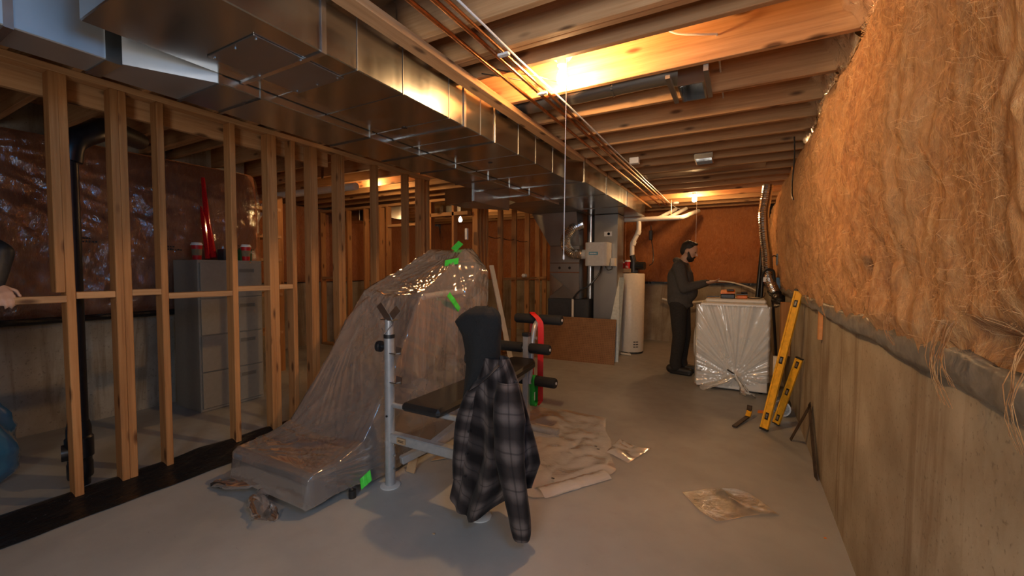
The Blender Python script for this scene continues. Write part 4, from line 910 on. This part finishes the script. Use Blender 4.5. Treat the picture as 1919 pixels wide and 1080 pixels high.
tape((-2.16, 2.94, 1.555), (.10, -.03, .06), (.035, .02, -.03)); tape((-2.10, 2.78, 1.415), (.13, .01, .02), (0, -.01, -.05))
tape((-1.955, 2.62, 1.10), (.015, .12, -.13), (.0, .035, .03)); tape((-1.95, 1.73, .085), (.01, .07, .03), (-.012, .0, .06))
for pth, r0, r1, sd in (([(-2.40, 1.36, .06), (-2.36, 1.32, .05), (-2.26, 1.29, .03), (-2.20, 1.27, .025)], .05, .065, 4), ([(-2.5, 1.40, .07), (-2.60, 1.36, .05), (-2.70, 1.34, .035), (-2.80, 1.33, .03)], .045, .035, 9)):
    crumple(pth, r0, r1, sd, 18, .8).build('gathered_tail', FILM, cover, smooth=2)
MB().bar((-2.83, 1.32, .022), (-2.72, 1.33, .03), .03, .02).build('dark_clip', BLACKP, cover)
# ------------------------------------------------------------------ weight bench
wbn = empty('weight_bench', (-1.56, 2.4, 0), label='silver framed weight bench with black pads and foam leg rollers', category='weight bench')
def upright(x, hide=False):
    y = 1.87
    MB().lathe([(.062, 0), (.062, .006), (.04, .012)], (x, y, 0), 24).build('foot_disc', GREYP, wbn, smooth=True)
    u = MB().tube([(x, y, .01), (x, y, .94)], .031, 18).build('upright_post', SILVER, wbn, smooth=True)
    MB().tube([(x, y, .93), (x, y, 1.045)], .026, 16).build('inner_post', SILVER, wbn, smooth=True)
    MB().tube([(x, y, .93), (x, y, .952)], .034, 18).build('collar', BLACKP, wbn, smooth=True)
    k = MB().lathe([(.012, 0), (.012, .02), (.034, .022), (.036, .03), (.034, .05), (.012, .054)], (x - .028, y - .01, .875), 12, (-1, -.2, 0)).build('knob', BLACKP, wbn)
    c = MB().bar((x + .0, y, 1.04), (x - .075, y - .01, 1.135), .05, .004, (0, 1, 0)); c.bar((x, y, 1.045), (x + .07, y + .01, 1.115), .05, .004, (0, 1, 0)); c.box(x - .05, x + .05, y - .025, y + .025, 1.04, 1.047)
    c.build('bar_cradle', CHROME, wbn, bevel=.001)
    MB().tube([(x - .03, y - .03, .99), (x, y - .04, .96), (x + .045, y - .02, 1.02), (x + .01, y + .0, 1.06)], .003, 6).build('safety_clip', CHROME, wbn)
    for z in (.84, .66): MB().bar((x + .02, y, z), (x + .075, y, z), .045, .006).bar((x + .075, y, z - .003), (x + .08, y, z + .04), .045, .005, (0, 1, 0)).build('bar_hook', CHROME, wbn)
    MB().lathe([(.007, 0), (.007, .004)], (x + .006, y - .031, .45), 8, (0, -1, 0)).build('adjust_hole', BLACKP, wbn)
    for z in (.12, .20, .27):
        for s in (-1, 1): MB().lathe([(.009, 0), (.009, .008)], (x + s * .031, y, z), 6, (s, 0, 0)).build('bolt', CHROME, wbn)
upright(-1.89); upright(-1.22)
MB().bar((-1.87, 1.87, .315), (-1.25, 1.87, .315), .05, .06).build('cross_bar', SILVER, wbn, bevel=.006)
box(-1.80, -1.735, 1.834, 1.8435, .30, .335).build('rating_label', CARD, wbn); MB().box(-1.79, -1.745, 1.832, 1.834, .312, .315).box(-1.79, -1.745, 1.832, 1.834, .320, .323).build('label_print', INK, wbn)
MB().tube([(-1.86, 1.87, .515), (-1.26, 1.87, .515)], .016, 12).build('pad_support', SILVER, wbn, smooth=True)
MB().bar((-1.56, 1.87, .315), (-1.56, 3.02, .50), .05, .06).build('main_beam', SILVER, wbn, bevel=.006)
MB().bar((-1.83, 1.90, .16), (-1.6, 2.5, .28), .045, .05).build('rear_brace', SILVER, wbn, bevel=.006)
MB().box(-1.70, -1.42, 1.76, 2.52, .535, .585).build('back_pad', BLACK, wbn, bevel=.018)
MB().prism([(-1.70, 2.55, .53), (-1.42, 2.55, .53), (-1.43, 3.0, .56), (-1.47, 3.06, .57), (-1.65, 3.06, .57), (-1.69, 3.0, .56)], (0, 0, .06)).build('seat_pad', BLACK, wbn, bevel=.016)
box(-1.585, -1.535, 3.07, 3.12, .04, .80).build('front_post', SILVER, wbn, bevel=.004); box(-1.59, -1.53, 3.065, 3.125, .80, .83).build('post_cap', BLACKP, wbn, bevel=.004)
MB().tube([(-1.85, 3.10, .03), (-1.27, 3.10, .03)], .03, 14).build('front_foot', SILVER, wbn, smooth=True)
arm = MB().tube(spline([(-1.535, 3.10, .40), (-1.53, 3.13, .62), (-1.53, 3.15, .76), (-1.53, 3.19, .87), (-1.53, 3.27, .92)], 6), .022, 14).build('leg_arm', SILVER, wbn, smooth=True)
MB().lathe([(.014, 0), (.014, .012)], (-1.50, 3.14, .78), 6, (1, 0, 0)).build('pivot_bolt', CHROME, wbn)
def roller(x0, x1, y, z, r=.043):
    MB().lathe([(r * .85, 0), (r, .012), (r, x1 - x0 - .012), (r * .85, x1 - x0)], (x0, y, z), 20, (1, 0, 0)).build('foam_roller', FOAM, wbn, smooth=True)
    MB().lathe([(.012, 0), (.012, .006)], (x1, y, z), 10, (1, 0, 0)).build('end_plug', GREYP, wbn)
roller(-1.76, -1.56, 3.28, .925); roller(-1.53, -1.32, 3.28, .925); roller(-1.84, -1.60, 3.10, .70); roller(-1.53, -1.35, 3.10, .70); roller(-1.76, -1.56, 3.14, .42); roller(-1.50, -1.31, 3.14, .42)
def band(x, y, z, r, drop, wd, mat, label, gap=.02):
    pts = []
    for k in range(13): a = PI - PI * k / 12; pts.append(Vector((0, math.cos(a) * r, math.sin(a) * r)))
    for k in range(1, 9): pts.append(Vector((0, r - (r - gap) * min(1, k / 3), -drop * k / 8)))
    for k in range(7): a = -PI * k / 6; pts.append(Vector((0, gap * math.cos(a), -drop + gap * math.sin(a))))
    for k in range(7, -1, -1): pts.append(Vector((0, -(r - (r - gap) * min(1, k / 3)), -drop * k / 8)))
    mm = MB(); n = len(pts)
    C = Vector((x, y, z))
    mm.grid(lambda i, j: C + pts[i] + Vector((wd * (j - .5), 0, 0)), n, 2, True); mm.grid(lambda i, j: C + pts[i] * .985 + Vector((wd * (j - .5), 0, 0)), n, 2, True)
    return mm.build('resistance_band', mat, label=label, category='band', smooth=2)
# red band: slung over the arm, its two runs hanging apart
rbm = MB()
def ribbon(pts, wd, th, side):
    pts = spline(pts, 6); sd = Vector(side).normalized(); k = len(pts); mm = MB()
    for o in (0, 1):
        def P(i, j, o=o):
            t = (pts[min(i + 1, k - 1)] - pts[max(i - 1, 0)]).normalized(); nn = t.cross(sd).normalized()
            return pts[i] + sd * wd * (j - .5) + nn * th * (o - .5)
        rbm.grid(P, k, 2)
    return rbm
ribbon([(-1.620, 3.31, .22), (-1.625, 3.32, .5), (-1.620, 3.33, .8), (-1.615, 3.335, .93), (-1.605, 3.29, .978), (-1.570, 3.24, .972), (-1.510, 3.22, .93), (-1.485, 3.215, .85), (-1.485, 3.21, .5), (-1.485, 3.21, .23)], .05, .004, (1, .25, 0))
ribbon([(-1.485, 3.21, .23), (-1.490, 3.23, .20), (-1.550, 3.28, .19), (-1.620, 3.31, .22)], .04, .004, (.4, .6, .6))
rbm.build('resistance_band', RED, label='red resistance band hanging from the top foam roller', category='band')
gb = band(-1.515, 3.14, .42, .047, .19, .055, GREENB, 'green resistance band hanging from the lowest foam roller', .03)
box(-1.492, -1.4905, 3.108, 3.122, .26, .33).build('band_print', LID, gb)
# cardboard lying under the bench
MB().prism([(-1.88, 2.25, .004), (-1.42, 2.75, .03), (-1.46, 2.86, .03), (-1.90, 2.4, .004)], (0, 0, .006)).build('cardboard_scrap', CARD, label='torn brown cardboard scrap under the weight bench', category='cardboard')
MB().prism([(-1.93, 2.05, .004), (-1.86, 2.05, .004), (-1.86, 2.10, .13), (-1.93, 2.10, .13)], (0, .01, 0)).build('cardboard_scrap', CARD, label='small upright cardboard flap beside the bench foot', category='cardboard')
# ------------------------------------------------------------------ plaid jacket and black hood on the far upright
def loft_uv(name, P, nu_, nv_, mat, parent=None, U=None, **tags):
    mm = MB().grid(P, nu_, nv_); o = mm.build(name, mat, parent, smooth=2, **tags); me = o.data
    uvl = me.uv_layers.new(name='UVMap')
    for lp in me.loops:
        i, j = lp.vertex_index % nu_, lp.vertex_index // nu_; uvl.data[lp.index].uv = U(i, j)
    return o
JZ = [.90, .85, .78, .70, .55, .40, .25, .14, .08]
JL = [-1.155, -1.17, -1.195, -1.215, -1.245, -1.275, -1.31, -1.335, -1.345]
JR = [-1.01, -.985, -.955, -.925, -.885, -.855, -.90, -.965, -.99]
JD = [.05, .062, .08, .095, .11, .12, .125, .125, .125]
NU = 121; NV = 70
def jp(i, j):
    a = 2 * PI * i / (NU - 1); t = j / (NV - 1)
    hem = .105 + .065 * math.cos(a + .25) ** 2 * (1 if math.cos(a) < 0 else 2.6) - .045 * max(0, -math.sin(a))
    z = lerp(.90, hem, t)
    rev = lambda A: interp(z, JZ[::-1], A[::-1])
    l, r, d = rev(JL), rev(JR), rev(JD)
    cx = (l + r) / 2; rx = (r - l) / 2
    g = min(1, t * 1.6)
    f = 1 + g * (.15 * math.sin(a * 5 + 1.2 + .8 * t) + .10 * math.sin(a * 9 + 2.1 - t) + .12 * fn(math.cos(a) * 1.3, math.sin(a) * 1.3, t * 1.8, 2)) - .25 * g * math.exp(-((a - 4.35) / .16) ** 2)
    return (cx - .015 + rx * math.cos(a) * (1 + (f - 1) * .45), 1.83 + d * math.sin(a) * f, z)
jk = loft_uv('plaid_jacket', jp, NU, NV, PLAID, U=lambda i, j: (i / (NU - 1) * 1.25 + .10 * j / (NV - 1) * math.sin(i / (NU - 1) * 2 * PI) + .02 * fn(i * .05, j * .05, 1), j / (NV - 1) * .82 + .035 * math.sin(i / (NU - 1) * 4 * PI + 1) + .02 * fn(i * .05, j * .05, 7)), label='grey and black plaid flannel jacket hanging on the bench upright', category='jacket')
def sleeve(path, rad, n, name, flat=.75):
    p = spline(path, 8); k = len(p); n1 = n + 1
    def P(i, j):
        a = 2 * PI * i / n; t = j / (k - 1); r = interp(t, [0, .25, .6, 1], rad) * (1 + .10 * fn(math.cos(a) * 1.2, math.sin(a) * 1.2, t * 5 + 3, 2) + .05 * math.sin(a * 3 + t * 6))
        return (p[j].x + r * math.cos(a), p[j].y + r * flat * math.sin(a), p[j].z)
    return loft_uv(name, P, n1, k, PLAID, jk, U=lambda i, j: (i / n * .38, j / (k - 1) * .72))
sleeve([(-1.0, 1.775, .80), (-.975, 1.74, .68), (-.955, 1.72, .50), (-.925, 1.715, .32), (-.89, 1.71, .14), (-.885, 1.71, .075)], [.055, .082, .068, .042], 30, 'sleeve')
sleeve([(-1.16, 1.80, .78), (-1.22, 1.77, .64), (-1.26, 1.76, .45), (-1.285, 1.77, .24)], [.05, .06, .055, .045], 26, 'sleeve', .6)
def flap(pts):
    A0, B0, C0, D0 = [Vector(p) for p in pts]
    def P(i, j):
        if j in (0, 3): i2 = min(max(i, 0), 8)
        u = i / 8; q = (j % 4); v_ = (0, 1, 1, 0)[q] ; th = (0, 0, 1, 1)[q] * .012
        p = A0.lerp(B0, u).lerp(D0.lerp(C0, u), v_); return p + Vector((0, th, -.01 * math.sin(PI * u)))
    return loft_uv('collar_flap', P, 9, 5, PLAID, jk, U=lambda i, j: (.03 + i * .018, .03 + (0, 1, 1, 0, 0)[j] * .05))
flap([(-1.20, 1.735, .735), (-1.04, 1.755, .87), (-1.06, 1.79, .895), (-1.19, 1.765, .775)])
for z in (.66, .54, .42, .30): MB().lathe([(.007, 0), (.007, .003)], (-1.165 - (.66 - z) * .12, 1.70, z), 10, (0, -1, 0)).build('button', BLACKP, jk)
HZ = [1.155, 1.14, 1.11, 1.07, 1.0, .93, .85, .77, .68, .52, .40]
HL2 = [-1.20, -1.235, -1.285, -1.325, -1.265, -1.25, -1.245, -1.255, -1.265, -1.268, -1.265]
HR2 = [-1.11, -1.075, -1.06, -1.058, -1.066, -1.066, -1.07, -1.10, -1.15, -1.20, -1.21]
def hp(i, j):
    a = 2 * PI * i / 48; t = j / 59; z = 1.156 - .75 * t
    rev = lambda A: interp(z, HZ[::-1], A[::-1])
    l, r = rev(HL2), rev(HR2); d = interp(t, [0, .05, .2, .6, 1], [.02, .06, .095, .085, .05])
    f = 1 + .10 * math.sin(a * 4 + t * 3) * min(1, t * 4) + .12 * fn(math.cos(a) * 1.6, math.sin(a) * 1.6, t * 3, 2)
    return ((l + r) / 2 - .04 + (r - l) / 2 * math.cos(a) * 1.06, 1.86 + d * math.sin(a) * f, z + .012 * fn(math.cos(a) * 2, math.sin(a) * 2, 3))
hd = MB().grid(lambda i, j: hp(i, j), 48, 60, True); hd.f.append(tuple(range(48)))
hd.build('black_hoodie', BLKCLOTH, smooth=2, label='black hooded sweater draped over the bench upright above the jacket', category='hoodie')

# ------------------------------------------------------------------ people
def remesh(o, vox, it=6):
    mo = o.modifiers.new('remesh', 'REMESH'); mo.mode = 'VOXEL'; mo.voxel_size = vox; mo.use_smooth_shade = True
    sm = o.modifiers.new('smooth', 'SMOOTH'); sm.factor = .5; sm.iterations = it
def hand(m, wrist, dirv, palm_n, curl, flip=1):
    w_ = Vector(wrist); d = Vector(dirv).normalized(); n_ = Vector(palm_n).normalized(); s = d.cross(n_).normalized() * flip
    for q in (-1.5, -.5, .5, 1.5): m.cap(w_ + s * q * .012, w_ + d * .085 + s * q * .019, .015, .0115, 10)
    for q, L in ((-1.5, .068), (-.5, .082), (.5, .078), (1.5, .060)):
        p = w_ + d * .085 + s * q * .020; dd = d.copy(); r = .0092
        for sgm in range(3):
            ax = n_ * math.sin(curl * (sgm + .6)) + d * math.cos(curl * (sgm + .6)); e = p + ax * L * (.45, .32, .25)[sgm]
            m.cap(p, e, r, r - .001, 10); p = e; r -= .0009
    p = w_ + d * .03 - s * .03; e = p - s * .03 + d * .03 + n_ * .01; m.cap(p - d * .01 + s * .01, e, .014, .011, 10); m.cap(e, e + d * .032 + n_ * .012, .0105, .009, 10)
def person(label, J, cloth, legs, shoe, group=None, hairc=HAIR, beard=True, hood=True):
    B = MB(); T = MB(); P = MB(); H = MB()
    V = {k: Vector(v) for k, v in J.items() if not k.startswith('hand')}
    fw = V['face'].normalized(); hc = V['head']; up = V['up'].normalized(); sd = fw.cross(up).normalized()
    rot = Matrix((fw, -sd, up)).transposed()
    B.ell(hc + up * .015, (.098, .078, .112), 20, 14, rot); B.ell(hc + fw * .022 - up * .055, (.068, .058, .065), 16, 10, rot)
    B.cap(hc + fw * .088 + up * .02, hc + fw * .112 - up * .018, .010, .015, 10)
    B.ell(hc + fw * .086 - up * .058, (.014, .026, .012), 10, 6, rot); B.ell(hc + fw * .075 + up * .036, (.02, .05, .014), 10, 6, rot)
    for q in (-1, 1): B.ell(hc + sd * q * .078 - fw * .008 - up * .005, (.02, .010, .034), 10, 8, rot)
    B.cap(V['neck'] - Vector((0, 0, .05)), hc - up * .06, .062, .056)
    B.cap(V['pelvis'], V['chest'], .12, .12); 
    for s in 'rl':
        B.cap(V['chest'], V['sh_' + s], .09, .05); B.cap(V['sh_' + s], V['el_' + s], .046, .038); B.cap(V['el_' + s], V['wr_' + s], .038, .026)
        hd_ = J['hand_' + s]; hand(B, V['wr_' + s], hd_[0], hd_[1], hd_[2], 1 if s == 'r' else -1)
        B.cap(V['pelvis'], V['hip_' + s], .10, .085); B.cap(V['hip_' + s], V['kn_' + s], .080, .055); B.cap(V['kn_' + s], V['an_' + s], .052, .036)
        B.cap(V['an_' + s] - Vector((0, 0, .03)), V['toe_' + s], .032, .026)
        # clothes
        T.cap(V['chest'] + Vector((0, 0, .06)), V['sh_' + s], .13, .082); T.cap(V['sh_' + s], V['el_' + s], .082, .066); T.cap(V['el_' + s], V['wr_' + s].lerp(V['el_' + s], .06), .066, .047)
        T.cap(V['wr_' + s].lerp(V['el_' + s], .12), V['wr_' + s].lerp(V['el_' + s], .02), .049, .043)
        P.cap(V['pelvis'], V['hip_' + s], .135, .118); P.cap(V['hip_' + s], V['kn_' + s], .112, .083); P.cap(V['kn_' + s], V['an_' + s] + Vector((0, 0, .05)), .083, .070)
        P.cap(V['an_' + s] + Vector((0, 0, .07)), V['an_' + s] + Vector((.01, 0, .01)), .074, .076)
    T.cap(V['pelvis'] + Vector((0, 0, .02)), V['chest'], .158, .165); T.cap(V['chest'], V['neck'] - Vector((0, 0, .06)), .165, .09)
    T.ell(V['belly'], (.15, .17, .15)); T.cap(V['pelvis'] + Vector((0, -.05, 0)), V['pelvis'] + Vector((0, .05, 0)), .155, .155)
    for q in range(9):
        a0 = 2 * PI * q / 9; a1 = 2 * PI * (q + 1) / 9; c = V['pelvis'] - Vector((0, 0, .06)) + fw * .02
        T.cap(c + Vector((.128 * math.cos(a0), .15 * math.sin(a0), 0)), c + Vector((.128 * math.cos(a1), .15 * math.sin(a1), 0)), .026, .026, 8)
    if hood:
        nb = V['neck'] - Vector((fw.x, fw.y, 0)) * .07 + Vector((0, 0, .015))
        for q in range(-3, 4): T.ell(nb + sd * q * .03 + fw * abs(q) * .022 - Vector((0, 0, .004 * q * q)), (.055, .04, .045), 12, 8)
    body = B.build('person', SKIN, smooth=2, origin=V['base'], label=label, category='person', group=group); remesh(body, .0065, 3)
    t = T.build('hooded_top', cloth, body, smooth=2); remesh(t, .012, 6)
    p = P.build('trousers', legs, body, smooth=2); remesh(p, .012, 6)
    for s in 'rl':
        sh = MB(); a = V['an_' + s]; e = V['toe_' + s]; d = (e - a); d.z = 0; d.normalize()
        sh.cap(Vector((a.x, a.y, .062)) - d * .06, Vector((e.x, e.y, .05)) + d * .035, .056, .044); sh.cap(Vector((a.x, a.y, .12)), Vector((a.x, a.y, .07)), .055, .06)
        sh.cap(Vector((a.x, a.y, .02)) - d * .065, Vector((e.x, e.y, .02)) + d * .045, .018, .018); sh.cap(Vector((a.x, a.y, .02)) - d * .05 + Vector((0, .03, 0)), Vector((e.x, e.y, .02)) + d * .03 + Vector((0, .03, 0)), .018, .018); sh.cap(Vector((a.x, a.y, .02)) - d * .05 - Vector((0, .03, 0)), Vector((e.x, e.y, .02)) + d * .03 - Vector((0, .03, 0)), .018, .018)
        o = sh.build('shoe', shoe, body, smooth=2); remesh(o, .009, 4)
    H.ell(hc - fw * .022 + up * .050, (.096, .084, .085), 18, 12, rot); H.ell(hc - fw * .048 + up * .005, (.066, .079, .085), 16, 10, rot)
    for q in range(16):
        a = 2 * PI * q / 16; H.ell(hc + fw * (-.005 + .05 * math.cos(a)) + sd * .048 * math.sin(a) + up * (.108 + .01 * math.sin(q * 3)), (.026, .024, .02), 8, 6)
    h = H.build('hair', hairc, body, smooth=2); remesh(h, .008, 3)
    if beard:
        b = MB(); b.ell(hc + fw * .040 - up * .085, (.062, .058, .044), 14, 10, rot)
        for q in (-1, 1): b.cap(hc + sd * q * .068 + fw * .012 - up * .01, hc + sd * q * .05 + fw * .05 - up * .075, .014, .024, 10)
        b.cap(hc + fw * .095 - up * .048 - sd * .025, hc + fw * .095 - up * .048 + sd * .025, .010, .010, 8)
        o = b.build('beard', hairc, body, smooth=2); remesh(o, .007, 3)
    for q in (-1, 1): MB().ell(hc + fw * .088 + sd * q * .032 + up * .012, (.010, .012, .006), 10, 6, rot).build('eye', BLACKP, body)
    return body
person('bearded man in charcoal hoodie and black trousers looking down at his hands', dict(base=(-.66, 5.88, 0), pelvis=(-.70, 5.88, .97), belly=(-.63, 5.88, 1.08), chest=(-.70, 5.88, 1.27), neck=(-.685, 5.88, 1.475), head=(-.60, 5.87, 1.605), face=(.90, -.12, -.36), up=(.36, 0, .93),
    sh_r=(-.70, 5.70, 1.40), sh_l=(-.68, 6.06, 1.40), el_r=(-.63, 5.66, 1.13), el_l=(-.60, 6.10, 1.13), wr_r=(-.40, 5.74, 1.20), wr_l=(-.38, 5.98, 1.20),
    hand_r=((1, .18, .12), (0, .35, 1), .25), hand_l=((1, -.25, .12), (0, -.2, 1), .45),
    hip_r=(-.71, 5.79, .92), hip_l=(-.69, 5.97, .92), kn_r=(-.69, 5.785, .50), kn_l=(-.645, 5.98, .50), an_r=(-.73, 5.79, .085), an_l=(-.68, 5.99, .085), toe_r=(-.58, 5.76, .045), toe_l=(-.54, 5.97, .045)), HOODIE, PANTS, SHOE)
person('person in a black jacket resting a hand on the blocking of the stud partition', dict(base=(-3.72, .28, 0), pelvis=(-3.74, .26, .98), belly=(-3.69, .26, 1.1), chest=(-3.72, .27, 1.28), neck=(-3.70, .27, 1.49), head=(-3.66, .27, 1.63), face=(.95, .2, -.15), up=(.15, 0, 1),
    sh_r=(-3.72, .08, 1.42), sh_l=(-3.60, .50, 1.53), el_r=(-3.68, -.02, 1.13), el_l=(-3.44, .618, 1.43), wr_r=(-3.55, .0, .90), wr_l=(-3.385, .588, 1.262),
    hand_r=((.4, .1, -.9), (.3, .9, 0), .4), hand_l=((.72, .25, -.50), (-.5, 0, -.86), .6),
    hip_r=(-3.74, .17, .93), hip_l=(-3.74, .36, .93), kn_r=(-3.72, .16, .5), kn_l=(-3.70, .35, .5), an_r=(-3.76, .16, .085), an_l=(-3.74, .34, .085), toe_r=(-3.60, .14, .045), toe_l=(-3.58, .34, .045)), SLEEVE, JEANS, SHOE, beard=False, hood=False)
